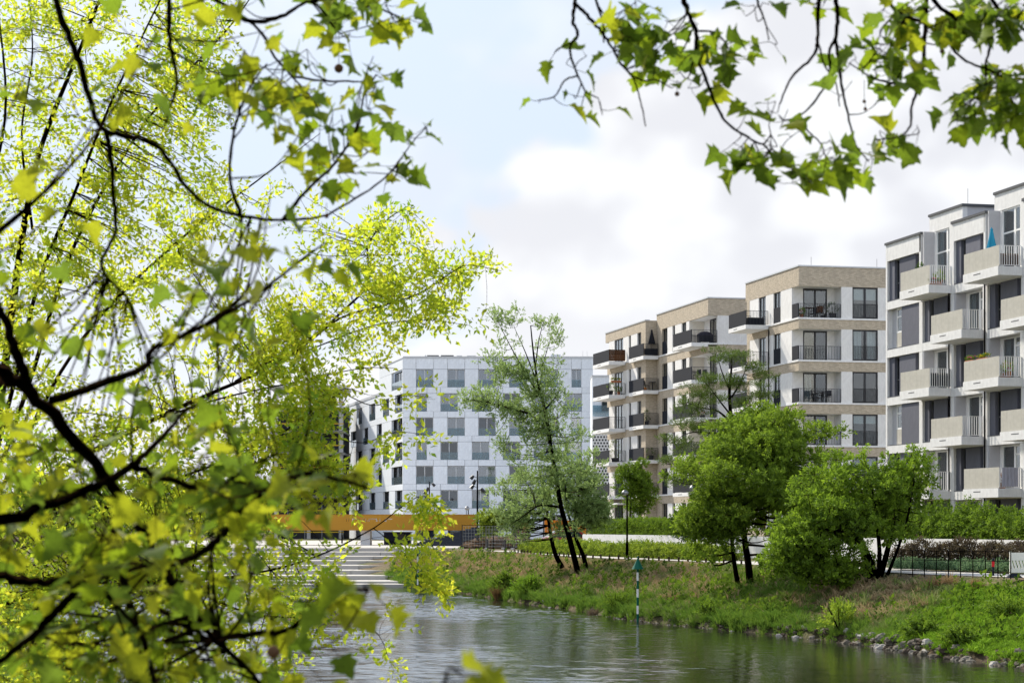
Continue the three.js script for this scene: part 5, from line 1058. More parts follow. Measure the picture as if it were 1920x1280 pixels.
function planeTree({ name, label, trunk, limbs, clusters, seed, balls = [], best, tones = [0, 1, 2, 3, 4, 5] }) {
  const r = rng(seed), T = group(name, label, 'tree', trunk.pts[0].clone()), o = trunk.pts[0], local = (v) => v.clone().sub(o);
  const tc = curve(trunk.pts.map(local), 14); mesh(T, 'trunk', tube(tc, taper(14, trunk.r0, trunk.r1), 12), M.barkGrey);
  const sk = [];
  for (const l of limbs) {
    const pts = l.pts.map((p) => local(p.isVector3 ? p : at(...p))), n = Math.max(8, pts.length * 5), c = curve(pts, n);
    // knobbly twigs: small swellings along the way
    const rad = taper(n, l.r0, l.r1).map((v, i) => v * (1 + 0.16 * noise2(i * 0.9, l.r0 * 999)));
    c.forEach((p, i) => { if (i && i < n) { p.x += (r() - 0.5) * rad[i] * 0.8; p.y += (r() - 0.5) * rad[i] * 0.8; } sk.push({ p, r: rad[i] }); });
    mesh(T, 'branch', tube(c, rad, 8), l.mat ?? M.barkDark);
  }
  const twigs = [], leaves = [];
  for (const c of clusters) {
    const cc = local(at(c.px, c.py, c.d));
    let b = sk[0], bd = 1e9; for (const q of sk) { const dd = q.p.distanceTo(cc); if (dd < bd) { bd = dd; b = q; } }
    const mid = b.p.clone().lerp(cc, 0.5).add(randDir(r).multiplyScalar(0.12 * bd)); mid.y -= 0.08 * bd;
    const tw = curve([b.p, mid, cc], 8);
    twigs.push(tube(tw, taper(8, Math.min(b.r * 0.7, 0.0018 + 0.006 * bd), 0.0015), 5));
    for (let k = 0; k < c.n; k++) {
      const from = tw[Math.min(8, 8 - Math.floor(Math.pow(r(), 1.6) * Math.min(6, 2 + bd * 8)))], dir = randDir(r); dir.y = dir.y * 0.7 - 0.25;
      const pet = 0.025 + 0.05 * r(), baseP = from.clone().addScaledVector(dir, pet + (c.spread ?? 0.05) * r());
      twigs.push(tube([from, from.clone().lerp(baseP, 0.5).add(new THREE.Vector3(0, -0.004, 0)), baseP], [0.0016, 0.0012, 0.001], 4));
      const y = dir.clone().add(new THREE.Vector3(0, -0.35 * r(), 0)).add(randDir(r).multiplyScalar(0.35)).normalize(), nrm = new THREE.Vector3((r() - 0.5) * 1.3, 0.75, (r() - 0.5) * 1.6 + 0.25); nrm.addScaledVector(y, -nrm.dot(y)).normalize();
      const x = new THREE.Vector3().crossVectors(y, nrm), q = new THREE.Quaternion().setFromRotationMatrix(new THREE.Matrix4().makeBasis(x, y, nrm)), s = (c.size ?? 0.1) * (0.4 + 0.85 * r());
      leaves.push({ p: baseP, q, s, d: c.d, v: Math.floor(r() * 10), m: tones[Math.floor(r() * tones.length)] });
    }
  }
  for (const [px, py, d, top, rad] of balls) {
    const p = local(at(px, py, d)), t = local(at(px, top, d)), g = new THREE.IcosahedronGeometry(rad, 3), a = g.attributes.position; for (let i = 0; i < a.count; i++) { const f = 1 + 0.08 * noise3(a.getX(i) * 900, a.getY(i) * 900, a.getZ(i) * 900); a.setXYZ(i, a.getX(i) * f, a.getY(i) * f, a.getZ(i) * f); } g.computeVertexNormals();
    const bmesh = mesh(T, 'seed_ball', g, std({ color: lin(0.1, 0.055, 0.03), roughness: 1 }), p); mesh(bmesh, 'stalk', tube([new THREE.Vector3(0, 0, 0), t.clone().sub(p)], 0.0012, 4), M.barkDark);
  }
  mesh(T, 'twigs', merge(twigs), M.barkDark).userData.kind = 'stuff';
  const inFrame = (l) => { const w = l.p.clone().add(o), px = 960 + FOCAL * w.x / -w.z, py = HORIZON - FOCAL * (w.y - EYE) / -w.z; return px > -20 && px < 1940 && py > -20 && py < 1300; };
  leaves.sort((a, b) => (inFrame(b) ? b.s / b.d : 0) - (inFrame(a) ? a.s / a.d : 0));
  leaves.forEach((l, i) => { if (i < best) { const m = mesh(T, 'leaf', planeLeaves[l.v], PL[l.m], l.p); m.quaternion.copy(l.q); m.scale.setScalar(l.s); } });
  planeLeaves.forEach((g, v) => { const rest = leaves.slice(best).filter((l) => l.v === v); if (rest.length) scatter(T, 'foliage', g, PLmix, rest.map((l) => ({ p: l.p, q: l.q, s: l.s, c: PL[l.m].color }))); });
  return T;
}
{
  // plane tree at our left hand: its boughs hang into the view
  const r = rng(201), cl = [];
  const put = (list, d0, d1, n, size, spread) => list.forEach(([px, py]) => cl.push({ px, py, d: lerp(d0, d1, r()), n: Math.max(1, Math.round(n * (0.6 + 0.8 * r()))), size, spread }));
  put(fillPoly(r, [[-80, 800], [200, 780], [400, 830], [510, 900], [540, 1010], [540, 1130], [500, 1290], [-80, 1290]], 104), 5.0, 7.4, 6.5, 0.068, 0.1);
  put(fillPoly(r, [[480, 840], [600, 850], [690, 880], [680, 915], [520, 930]], 5), 4.6, 5.6, 4, 0.078, 0.05);
  put(fillPoly(r, [[560, 1060], [700, 1080], [690, 1170], [560, 1230]], 6), 4.8, 5.6, 3.5, 0.08, 0.05);
  put(fillPoly(r, [[-60, 470], [260, 500], [480, 620], [420, 830], [-60, 830]], 11), 5.2, 6.8, 4.5, 0.07, 0.07);
  put(fillPoly(r, [[200, 430], [420, 330], [600, 380], [640, 470], [560, 620], [440, 720], [330, 620]], 14), 5.4, 7.2, 4, 0.072, 0.06);
  put(fillPoly(r, [[-60, -30], [420, -30], [440, 180], [330, 330], [120, 420], [-60, 440]], 12), 5.2, 7, 3.4, 0.072, 0.06);
  put(fillPoly(r, [[410, -30], [600, -30], [560, 90], [600, 240], [520, 330], [420, 300]], 20), 6.8, 8.3, 3.4, 0.08, 0.05);
  put([[700, 105], [690, 120], [712, 145], [705, 160], [680, 150], [575, 92], [585, 118], [590, 165], [625, 205], [640, 215], [660, 225], [690, 205], [702, 218], [650, 245], [620, 240], [612, 310], [635, 325], [600, 350], [590, 335], [690, 285], [560, 250], [520, 205], [500, 165], [470, 150], [545, 165]], 7.6, 8.4, 2.4, 0.085, 0.02);
  put([[797, 238], [770, 258], [752, 298], [770, 300], [735, 320], [742, 330], [722, 345], [795, 232]], 8.0, 8.4, 2, 0.075, 0.015);
  put(fillPoly(r, [[600, -20], [770, -20], [775, 40], [735, 60], [640, 75], [610, 40]], 18), 7.6, 8.4, 3.4, 0.08, 0.03);
  put([[835, 1262], [842, 1250]], 3.4, 3.5, 2.5, 0.055, 0.005);
  const L = (pts, d0, d1, r0, r1, mat) => ({ pts: pts.map(([x, y], i) => [x, y, lerp(d0, d1, i / (pts.length - 1))]), r0, r1, mat });
  const limbs = [
    { pts: [V(-2.62, 6.6, 5.1), at(-420, 420, 5.4), at(-150, 590, 5.5), at(0, 695, 5.6), at(65, 745, 5.7), at(150, 840, 5.8), at(225, 935, 5.9), at(300, 1060, 6.0), at(352, 1136, 6.1), at(404, 1199, 6.2), at(470, 1260, 6.3), at(520, 1330, 6.4)], r0: 0.027, r1: 0.005 },
    L([[95, 750], [180, 722], [268, 690], [285, 655], [345, 628], [420, 590], [480, 555], [560, 490], [610, 455]], 5.7, 6.6, 0.0125, 0.003),
    L([[60, 745], [30, 660], [-5, 570], [-60, 480]], 5.7, 5.6, 0.016, 0.01),
    { pts: [V(-2.6, 4.9, 5.0), at(-300, 1030, 5.2), at(0, 978, 5.4), at(77, 951, 5.5), at(158, 921, 5.6), at(246, 872, 5.7), at(292, 832, 5.8), at(350, 770, 5.9), at(400, 740, 6)], r0: 0.02, r1: 0.004 },
    { pts: [V(-2.6, 4.3, 5.0), at(-250, 1060, 5.0), at(0, 1080, 5.1), at(90, 1092, 5.2), at(158, 1090, 5.3), at(211, 1129, 5.4), at(260, 1180, 5.5)], r0: 0.016, r1: 0.005 },
    L([[225, 940], [215, 1010], [225, 1060], [250, 1150], [285, 1260], [290, 1330]], 5.9, 5.6, 0.014, 0.006), L([[292, 1055], [350, 1050], [410, 1010], [440, 970], [500, 920], [560, 890], [640, 900], [690, 915]], 6.0, 5.2, 0.011, 0.004), L([[404, 1199], [470, 1190], [540, 1180], [600, 1130], [650, 1110], [690, 1105]], 6.2, 5.2, 0.01, 0.004), L([[158, 1090], [100, 1150], [40, 1210], [-40, 1260]], 5.3, 5.0, 0.012, 0.006), L([[246, 872], [320, 900], [400, 915], [460, 880], [520, 850]], 5.7, 5.9, 0.01, 0.004),
    { pts: [V(-2.5, 8.0, 5.4), at(-200, -220, 6.2), at(20, -120, 6.4), at(90, -30, 6.5), at(120, 50, 6.5), at(150, 120, 6.5), at(172, 205, 6.5), at(198, 245, 6.6), at(245, 256, 6.6), at(295, 275, 6.7), at(345, 345, 6.7), at(385, 382, 6.8), at(440, 402, 7), at(530, 412, 7.4), at(607, 404, 7.7), at(653, 380, 7.9), at(717, 337, 8.1), at(747, 303, 8.2), at(773, 267, 8.2), at(797, 240, 8.2)], r0: 0.0125, r1: 0.002 },
    L([[198, 245], [206, 300], [213, 370], [216, 430], [190, 500], [240, 560]], 6.6, 6.4, 0.009, 0.004), L([[530, 412], [573, 358], [607, 327], [627, 307], [653, 270], [673, 233], [680, 187], [705, 140]], 7.4, 8.2, 0.007, 0.003),
    { pts: [V(-2.4, 8.4, 5.6), at(-50, -300, 7), at(200, -150, 7.4), at(320, -60, 7.6), at(420, 10, 7.7), at(483, 53, 7.8), at(517, 110, 7.9), at(547, 143, 8), at(587, 187, 8.1), at(602, 216, 8.1)], r0: 0.011, r1: 0.002 }, L([[547, 143], [613, 152], [673, 153], [705, 158]], 8, 8.2, 0.005, 0.0025), L([[320, -60], [316, 0], [318, 80], [330, 150], [310, 230]], 7.6, 6.6, 0.01, 0.004), L([[420, 10], [470, 40], [530, 30], [583, 3], [637, 63]], 7.7, 8, 0.01, 0.004), L([[583, 3], [640, -20], [700, 10], [755, 35]], 7.9, 8.2, 0.008, 0.003), L([[450, 402], [430, 330], [440, 240], [470, 160], [500, 120]], 7, 7.8, 0.007, 0.003),
    { pts: [V(-1.4, 2.0, 3.9), at(640, 1600, 3.6), at(800, 1380, 3.5), at(838, 1258, 3.45)], r0: 0.012, r1: 0.003 },
  ];
  planeTree({ name: 'plane_tree', label: 'near plane tree with dark knotted boughs and big backlit yellow-green leaves', trunk: { pts: [V(-2.75, 1.5, 5.1), V(-2.7, 4, 5.1), V(-2.6, 6.8, 5.2), V(-2.4, 9.5, 5.8)], r0: 0.26, r1: 0.1 }, limbs, clusters: cl, seed: 202, best: 300, tones: [0, 1, 2, 3, 4, 5, 1], balls: [[635, 128, 8.1, 62, 0.017], [512, 1222, 5.2, 1180, 0.016], [612, 405, 7.6, 380, 0.008]] });
}
{
  // second plane tree: twigs hanging down over the houses
  const r = rng(211), cl = [], d = 8;
  const put = (list, n, size = 0.085, spread = 0.02) => list.forEach(([px, py]) => cl.push({ px, py, d: d + (r() - 0.5) * 0.7, n: Math.max(1, Math.round(n * (0.7 + 0.6 * r()))), size, spread }));
  put([[1012, 186], [1048, 192], [1062, 120], [1040, 100], [1075, 178], [1100, 105], [1125, 190], [1085, 205]], 1.4);
  put(fillPoly(r, [[1130, 0], [1270, 0], [1260, 60], [1200, 80], [1140, 70]], 15), 3); put(fillPoly(r, [[1180, 60], [1300, 70], [1290, 120], [1200, 105]], 8), 2.2); put([[1278, 155], [1290, 165], [1272, 130], [1335, 60], [1310, 45], [1325, 65]], 1.6);
  put(fillPoly(r, [[1290, 80], [1400, 80], [1400, 115], [1310, 115]], 8), 2); put([[1385, 70], [1360, 158], [1370, 145], [1442, 78], [1400, 30], [1415, 10], [1430, 5]], 1.5);
  put(fillPoly(r, [[1360, 270], [1440, 265], [1560, 285], [1560, 330], [1480, 350], [1440, 340], [1370, 290]], 22), 2.4); put([[1400, 212], [1440, 205], [1460, 215], [1478, 205], [1455, 190], [1500, 245], [1556, 262], [1560, 275]], 1.7);
  put(fillPoly(r, [[1590, 85], [1640, 60], [1720, 110], [1700, 165], [1640, 150], [1600, 120]], 16), 2.2); put([[1652, 68], [1598, 152], [1575, 140], [1660, 180]], 1.2);
  put([[1720, 235], [1650, 245], [1640, 255], [1680, 258], [1626, 270], [1630, 285], [1645, 290], [1625, 300], [1600, 262]], 1.8);
  put(fillPoly(r, [[1640, 0], [1930, 0], [1930, 40], [1860, 45], [1760, 55], [1650, 30]], 30), 3); put([[1535, 8], [1525, 15], [1545, 5]], 2);
  put(fillPoly(r, [[1830, 125], [1930, 120], [1930, 230], [1890, 245], [1830, 195]], 26), 3); put([[1795, 212], [1785, 218], [1820, 205], [1830, 215], [1790, 195], [1876, 236], [1770, 60], [1780, 70]], 1.6);
  const L = (pts, r0, r1) => ({ pts: pts.map(([x, y]) => [x, y, d]), r0: r0 * 0.75, r1: r1 * 0.75 });
  const up = (px) => at(px, -170, d);
  const limbs = [
    { pts: [V(5.2, 5.6, 8.6), V(4.0, 6.7, 8.4), at(2400, -190, 8.2), at(1900, -150, 8.1), at(1600, -140, 8), at(1300, -120, 8), at(1050, -60, 8)], r0: 0.05, r1: 0.012 },
    L([[1085, -70], [1078, 6], [1075, 42], [1084, 65], [1069, 89], [1084, 142], [1099, 172], [1122, 184]], 0.011, 0.003), L([[1078, 6], [1099, 27], [1125, 56], [1146, 86], [1164, 119], [1188, 148], [1200, 184], [1211, 237]], 0.01, 0.003), L([[1164, 119], [1200, 150], [1230, 150], [1260, 165]], 0.005, 0.003), L([[1084, 142], [1060, 150], [1040, 180], [1012, 188]], 0.005, 0.003),
    L([[1120, -110], [1115, -10], [1130, 40], [1132, 80]], 0.009, 0.004), L([[1270, -130], [1283, 0], [1292, 27], [1306, 59], [1306, 104], [1321, 142], [1342, 196], [1363, 229], [1404, 258], [1431, 270], [1446, 252]], 0.014, 0.004), L([[1431, 270], [1450, 290], [1470, 310], [1500, 320]], 0.006, 0.003), L([[1306, 59], [1340, 60], [1360, 80], [1378, 110]], 0.006, 0.003), L([[1400, -130], [1420, 0], [1435, 40], [1442, 75]], 0.008, 0.003),
    L([[1535, -140], [1535, 24], [1533, 80], [1526, 104], [1485, 145], [1462, 196]], 0.012, 0.004), L([[1560, -140], [1569, 0], [1571, 27], [1568, 71], [1574, 119], [1577, 154], [1585, 190], [1597, 243], [1606, 273], [1630, 303]], 0.013, 0.003), L([[1568, 71], [1556, 95], [1556, 139], [1526, 193], [1493, 220], [1470, 226]], 0.009, 0.003), L([[1493, 220], [1515, 245], [1540, 270], [1550, 300]], 0.005, 0.003), L([[1535, 82], [1548, 125], [1566, 150], [1575, 200]], 0.005, 0.003),
    L([[1735, -145], [1737, 0], [1734, 71], [1731, 134], [1722, 163], [1710, 202], [1707, 237], [1689, 255], [1640, 262]], 0.013, 0.003), L([[1722, 163], [1663, 154], [1630, 142], [1594, 119]], 0.008, 0.003), L([[1730, -145], [1752, 0], [1790, 33], [1826, 59], [1855, 80], [1850, 119], [1850, 160]], 0.013, 0.005), L([[1640, -140], [1660, -10], [1686, 24], [1734, 45], [1772, 71], [1805, 110], [1855, 131], [1876, 142], [1900, 190]], 0.011, 0.004), L([[1840, -150], [1861, 0], [1894, 33], [1940, 70]], 0.013, 0.008), L([[1850, 160], [1820, 190], [1790, 205]], 0.005, 0.003),
  ];
  planeTree({ name: 'plane_tree', label: 'overhead plane tree with thin dark twigs and lobed leaves hanging over the houses', trunk: { pts: [V(5.6, 1.5, 8.8), V(5.5, 4, 8.7), V(5.2, 5.6, 8.6), V(4.6, 8.5, 8.3)], r0: 0.26, r1: 0.12 }, limbs, clusters: cl, seed: 212, best: 300, tones: [0, 2, 4, 2, 5, 0, 2, 1], balls: [[1270, 176, 8, 150, 0.009], [1621, 190, 8, 150, 0.007], [1623, 204, 8, 192, 0.007], [1767, 96, 8, 70, 0.008], [1814, 240, 8, 215, 0.007]] });
}
{
  // fine-leaved tree behind, further down the bank
  const r = rng(221), d0 = 26, T = group('hornbeam_tree', 'fine-leaved spring tree with many slender boughs reaching over the river', 'tree', V(-6.7, 1.3, 26)), o = T.position.clone(), local = (v) => v.clone().sub(o), sk = [];
  const A = (x, y, d) => local(at(x, y, d));
  const add = (pts, r0, r1, d1, d2, part = 'branch') => { const n = pts.length * 4, c = curve(pts.map(([x, y], i) => A(x, y, lerp(d1, d2, i / (pts.length - 1)))), n), rad = taper(n, r0 * 0.46, r1 * 0.5); c.forEach((p, i) => sk.push({ p, r: rad[i] })); mesh(T, part, tube(c, rad, 7), M.bark); };
  add([[-70, 1400], [-60, 1150], [-20, 900], [20, 600], [45, 420], [75, 280], [150, 90], [210, -60]], 0.16, 0.03, 26, 26.5, 'trunk');
  add([[-20, 900], [30, 700], [75, 520], [140, 360], [200, 210], [270, 60], [320, -40]], 0.07, 0.015, 26, 25); add([[-30, 960], [60, 700], [130, 480], [220, 310], [310, 180], [430, 50], [480, -20]], 0.07, 0.012, 26, 27); add([[-40, 1000], [150, 640], [330, 455], [480, 340], [600, 250]], 0.06, 0.008, 26, 27.5); add([[0, 640], [-20, 400], [10, 200], [-10, -30]], 0.06, 0.02, 26, 24.5); add([[60, 430], [40, 250], [60, 100], [50, -40]], 0.04, 0.012, 26, 25.5);
  add([[-30, 1040], [120, 880], [280, 790], [400, 735], [480, 700], [575, 640], [640, 585], [690, 530], [690, 460], [738, 402], [775, 390]], 0.07, 0.008, 26, 25); add([[480, 700], [560, 655], [640, 595], [720, 572], [790, 548], [840, 515], [875, 497], [940, 508]], 0.035, 0.005, 25.5, 24); add([[440, 715], [500, 680], [580, 655], [700, 610], [800, 600], [880, 610]], 0.03, 0.005, 25.5, 25); add([[280, 790], [420, 745], [560, 715], [680, 690], [740, 690]], 0.03, 0.005, 25.5, 24.5);
  add([[-20, 1060], [200, 950], [350, 890], [480, 840], [560, 790], [640, 730], [690, 740]], 0.05, 0.006, 26, 24); add([[480, 840], [590, 815], [680, 830], [740, 810], [800, 815]], 0.02, 0.004, 24.8, 24); add([[640, 735], [700, 760], [760, 742], [810, 745]], 0.015, 0.004, 24.2, 24);
  add([[-40, 1150], [150, 1090], [330, 1090], [500, 1070], [600, 1040], [700, 990], [790, 930], [835, 965]], 0.045, 0.004, 25, 23); add([[700, 990], [750, 1030], [790, 1080], [830, 1110], [845, 1140]], 0.012, 0.003, 23.5, 23); add([[330, 1090], [470, 1150], [600, 1160], [700, 1180], [735, 1250]], 0.03, 0.004, 24, 23); add([[-40, 1220], [100, 1200], [250, 1230], [420, 1240], [540, 1270]], 0.03, 0.005, 25, 24); add([[560, 790], [600, 860], [610, 930], [630, 960]], 0.012, 0.003, 24.5, 24);
  const sp = [sprig(91, 7, 0.2, 0.066, 0.034, 0.85), sprig(92, 8, 0.24, 0.07, 0.036, 0.8), sprig(93, 6, 0.17, 0.06, 0.032, 0.9)], items = sp.map(() => []), twigs = [];
  const young = [lin(0.58, 0.64, 0.04), lin(0.42, 0.53, 0.035), lin(0.24, 0.38, 0.035), lin(0.66, 0.62, 0.06)];
  const shoots = (list, da, db, per, bright) => { for (const [px, py] of list) {
    const e = A(px, py, lerp(da, db, r())); let b = sk[0], bd = 1e9; for (const q of sk) { const dd = q.p.distanceTo(e); if (dd < bd) { bd = dd; b = q; } }
    const mid = b.p.clone().lerp(e, 0.5).add(randDir(r).multiplyScalar(0.14 * bd)); mid.y -= 0.05 * bd; const n = Math.max(4, Math.round(bd * 5)), c = curve([b.p, mid, e], n), dir = c[n].clone().sub(c[n - 1]).normalize();
    twigs.push(tube(c, taper(n, Math.min(b.r * 0.6, 0.003 + 0.004 * bd), 0.0016), 4));
    for (let k = 0; k < per; k++) { const t = c[Math.max(1, n - Math.floor(r() * Math.min(n, 5)))], q = dir.clone().multiplyScalar(0.7).add(randDir(r).multiplyScalar(0.9)).add(new THREE.Vector3(0, -0.1, 0)); items[Math.floor(r() * 3)].push({ p: t.clone().add(randDir(r).multiplyScalar(0.05)), q: towards(q), s: 0.75 + 0.6 * r(), c: mixc(young[Math.floor(r() * 4)], young[bright > r() ? 0 : 2], 0.5) }); }
  } };
  shoots(fillPoly(r, [[-60, -40], [330, -40], [400, 160], [420, 420], [240, 600], [-60, 620]], 290), 24.5, 27.5, 6, 0.85);
  shoots(fillPoly(r, [[330, -40], [420, -20], [470, 120], [420, 260], [330, 260]], 50), 25, 27.5, 5, 0.5);
  shoots(fillPoly(r, [[160, 380], [420, 300], [560, 340], [640, 440], [560, 600], [360, 760], [60, 760], [-40, 640]], 150), 24.5, 27, 5.5, 0.8);
  shoots(fillPoly(r, [[440, 620], [560, 500], [640, 440], [700, 410], [775, 388], [780, 440], [830, 480], [880, 480], [890, 560], [830, 620], [760, 650], [640, 690], [500, 740]], 165), 24, 26, 6, 0.8);
  shoots([[900, 500], [925, 500], [940, 512], [912, 490], [885, 490], [700, 430], [752, 395], [770, 392], [900, 605], [880, 600], [865, 570]], 24, 24.6, 3, 0.3);
  shoots(fillPoly(r, [[300, 780], [520, 720], [660, 690], [720, 690], [680, 725], [600, 770], [540, 800], [420, 850]], 60), 24, 26, 5, 0.6);
  shoots(fillPoly(r, [[600, 850], [660, 850], [690, 920], [660, 965], [610, 950]], 22), 24, 24.6, 5, 0.8);
  shoots([[720, 830], [735, 815], [760, 790], [790, 815], [800, 825], [745, 840], [720, 745], [760, 745], [790, 742], [815, 748], [700, 880], [715, 860]], 23.8, 24.4, 4, 0.9);
  shoots(fillPoly(r, [[-60, 760], [300, 780], [440, 860], [500, 960], [560, 1040], [640, 1020], [640, 1080], [600, 1180], [540, 1290], [-60, 1290]], 500), 22.5, 26, 6, 0.55);
  shoots(fillPoly(r, [[750, 950], [800, 930], [830, 960], [830, 985], [780, 990]], 12), 23, 23.6, 5, 0.8); shoots(fillPoly(r, [[735, 1010], [800, 1010], [830, 1080], [850, 1130], [830, 1150], [790, 1090], [740, 1060]], 24), 22.8, 23.4, 4, 0.9);
  shoots([[735, 1230], [745, 1250], [725, 1215], [750, 1265], [700, 1190], [665, 1175], [745, 1160], [760, 1170], [730, 1150], [640, 1205], [690, 1160]], 22.8, 23.4, 3, 0.8);
  shoots(fillPoly(r, [[520, 745], [600, 735], [630, 760], [620, 830], [590, 890], [550, 880]], 40), 23.8, 24.6, 6, 0.5); shoots(fillPoly(r, [[420, 800], [560, 800], [560, 960], [480, 960]], 40), 23.5, 25, 5, 0.7);
  mesh(T, 'twigs', merge(twigs), M.bark).userData.kind = 'stuff';
  sp.forEach((g, i) => scatter(T, 'crown', g, leafMat(1, 1, 1, 0.7), items[i]));
}
// ---------------------------------------------------------------- things on the balconies and roofs
const TURNM = new THREE.Matrix4().makeRotationY(TURN);
const inHouse = (ox, od, x, y, z) => new THREE.Vector3(x, y, z).applyMatrix4(TURNM).add(V(ox, 0, od));
// potted plant: pot, soil, stems and leaves
const potMats = [lin(0.35, 0.13, 0.06), lin(0.05, 0.05, 0.055), lin(0.5, 0.5, 0.48)].map((c) => std({ color: c, roughness: 0.7 }));
let plantNo = 0;
function pottedPlant(p, h, w, label, pot = 0, tA = G.mid, tB = G.spring, flowers) {
  const r = rng(900 + plantNo++), P = group('potted_plant', label, 'plant', p, r() * 6), ph = Math.min(0.35, h * 0.4), items = [[], []];
  mesh(P, 'pot', new THREE.CylinderGeometry(w * 0.5, w * 0.38, ph, 14), potMats[pot], new THREE.Vector3(0, ph / 2, 0)); mesh(P, 'pot_rim', new THREE.TorusGeometry(w * 0.5, 0.015, 5, 14).rotateX(Math.PI / 2), potMats[pot], new THREE.Vector3(0, ph, 0));
  for (let i = 0; i < 60; i++) { const d = randDir(r); items[i % 2].push({ p: new THREE.Vector3(d.x * w * 0.6, ph + (h - ph) * (0.5 + 0.5 * d.y), d.z * w * 0.6), q: towards(d.add(new THREE.Vector3(0, 0.5, 0))), s: 0.6 + 0.5 * r(), c: mixc(tA, tB, r()) }); }
  small.forEach((g, i) => scatter(P, 'foliage', g, leafyDull, items[i])); mesh(P, 'stem', bar(new THREE.Vector3(0, ph - 0.05, 0), new THREE.Vector3(0, h * 0.8, 0), 0.012), M.barkDark);
  if (flowers) for (let i = 0; i < 12; i++) { const d = randDir(r); mesh(P, 'blossom', new THREE.IcosahedronGeometry(0.035, 0), flowers, new THREE.Vector3(d.x * w * 0.6, ph + (h - ph) * (0.7 + 0.35 * d.y), d.z * w * 0.6)); }
}
function flowerBox(p, turn, len, label, flowers) {
  const r = rng(950 + plantNo++), P = group('flower_box', label, 'planter', p, turn), items = [[], []];
  box(P, 'trough', potMats[0], -len / 2, len / 2, 0, 0.18, -0.1, 0.1);
  for (let i = 0; i < 70; i++) items[i % 2].push({ p: new THREE.Vector3((r() - 0.5) * len, 0.18 + 0.16 * r(), (r() - 0.5) * 0.22), q: towards(new THREE.Vector3(r() - 0.5, 0.8, r() - 0.5)), s: 0.5 + 0.4 * r(), c: mixc(G.mid, G.spring, r()) });
  small.forEach((g, i) => scatter(P, 'foliage', g, leafyDull, items[i])); for (let i = 0; i < 14; i++) mesh(P, 'blossom', new THREE.IcosahedronGeometry(0.04, 0), flowers, new THREE.Vector3((r() - 0.5) * len, 0.26 + 0.14 * r(), (r() - 0.5) * 0.24));
}
function chair(p, turn, label, m = M.blackMetal) {
  const C = group('balcony_chair', label, 'chair', p, turn);
  box(C, 'seat', m, -0.23, 0.23, 0.42, 0.46, -0.22, 0.22); box(C, 'backrest', m, -0.23, 0.23, 0.5, 0.9, -0.24, -0.21);
  for (const x of [-0.21, 0.21]) for (const z of [-0.2, 0.2]) mesh(C, 'leg', bar(new THREE.Vector3(x, 0, z), new THREE.Vector3(x, z < 0 ? 0.9 : 0.44, z < 0 ? -0.24 : z), 0.014), m);
  for (const x of [-0.23, 0.23]) mesh(C, 'armrest', bar(new THREE.Vector3(x, 0.64, -0.22), new THREE.Vector3(x, 0.64, 0.2), 0.016), m);
}
function roundTable(p, label, m = M.blackMetal, r = 0.36) {
  const T = group('balcony_table', label, 'table', p);
  mesh(T, 'tabletop', new THREE.CylinderGeometry(r, r, 0.03, 20), m, new THREE.Vector3(0, 0.72, 0)); mesh(T, 'column', bar(new THREE.Vector3(0, 0.02, 0), new THREE.Vector3(0, 0.7, 0), 0.025, 8), m); mesh(T, 'base', new THREE.CylinderGeometry(0.2, 0.22, 0.03, 16), m, new THREE.Vector3(0, 0.015, 0));
}
function parasol(p, h, color, label) {
  const P = group('folded_parasol', label, 'parasol', p), m = std({ map: grain, color, roughness: 0.9 });
  mesh(P, 'pole', bar(new THREE.Vector3(0, 0.03, 0), new THREE.Vector3(0, h, 0), 0.02, 8), M.whiteFrame); mesh(P, 'base', new THREE.CylinderGeometry(0.2, 0.24, 0.07, 16), M.concrete, new THREE.Vector3(0, 0.035, 0));
  const g = new THREE.CylinderGeometry(0.06, 0.26, h * 0.52, 40, 8, true), a = g.attributes.position; for (let i = 0; i < a.count; i++) { const an = Math.atan2(a.getZ(i), a.getX(i)), t = 0.5 - a.getY(i) / (h * 0.52), f = 1 + 0.3 * t * Math.sin(an * 8); a.setX(i, a.getX(i) * f); a.setZ(i, a.getZ(i) * f); a.setY(i, a.getY(i) - 0.04 * t * Math.cos(an * 8)); } g.computeVertexNormals();
  mesh(P, 'folded_canopy', g, m, new THREE.Vector3(0, h * 0.74, 0)); mesh(P, 'top_cap', new THREE.ConeGeometry(0.1, 0.16, 12), m, new THREE.Vector3(0, h + 0.04, 0));
}
const pink = std({ color: lin(0.6, 0.12, 0.2), roughness: 0.8 }), yellow = std({ color: lin(0.75, 0.5, 0.02), roughness: 0.8 }), whiteB = std({ color: lin(0.8, 0.78, 0.74), roughness: 0.8 });
// grey block, local x is away from the river (negative over the balconies), z towards us
const b4 = (x, y, z) => inHouse(22.8, 130, x, y, z);
parasol(b4(-0.5, 17.82, 15.6), 2.3, lin(0.03, 0.28, 0.44), 'folded turquoise parasol on the top balcony of the grey block');
flowerBox(b4(-1.17, 12.98, 16.0), TURN + Math.PI / 2, 1.3, 'flower trough with yellow blossoms on a grey block balcony front', yellow); flowerBox(b4(-1.17, 12.98, 14.4), TURN + Math.PI / 2, 1.0, 'flower trough with pink blossoms on a grey block balcony front', pink);
pottedPlant(b4(-0.5, 17.82, 8.9), 0.8, 0.35, 'potted plant behind bars on the top far balcony of the grey block', 0); pottedPlant(b4(-0.9, 17.82, 7.1), 1.4, 0.45, 'dark bushy potted plant above the top far balcony front', 0, G.deep, G.mid);
flowerBox(b4(-0.9, 17.82, 9.2), TURN, 0.8, 'terracotta trough behind the top far balcony bars', pink);
pottedPlant(b4(-0.6, 11.99, 17.7), 0.8, 0.4, 'potted plant by the white chair on the grey block', 0, G.mid, G.spring, pink); pottedPlant(b4(-0.95, 11.99, 17.8), 0.55, 0.3, 'small potted plant by the bars of a grey block balcony', 0);
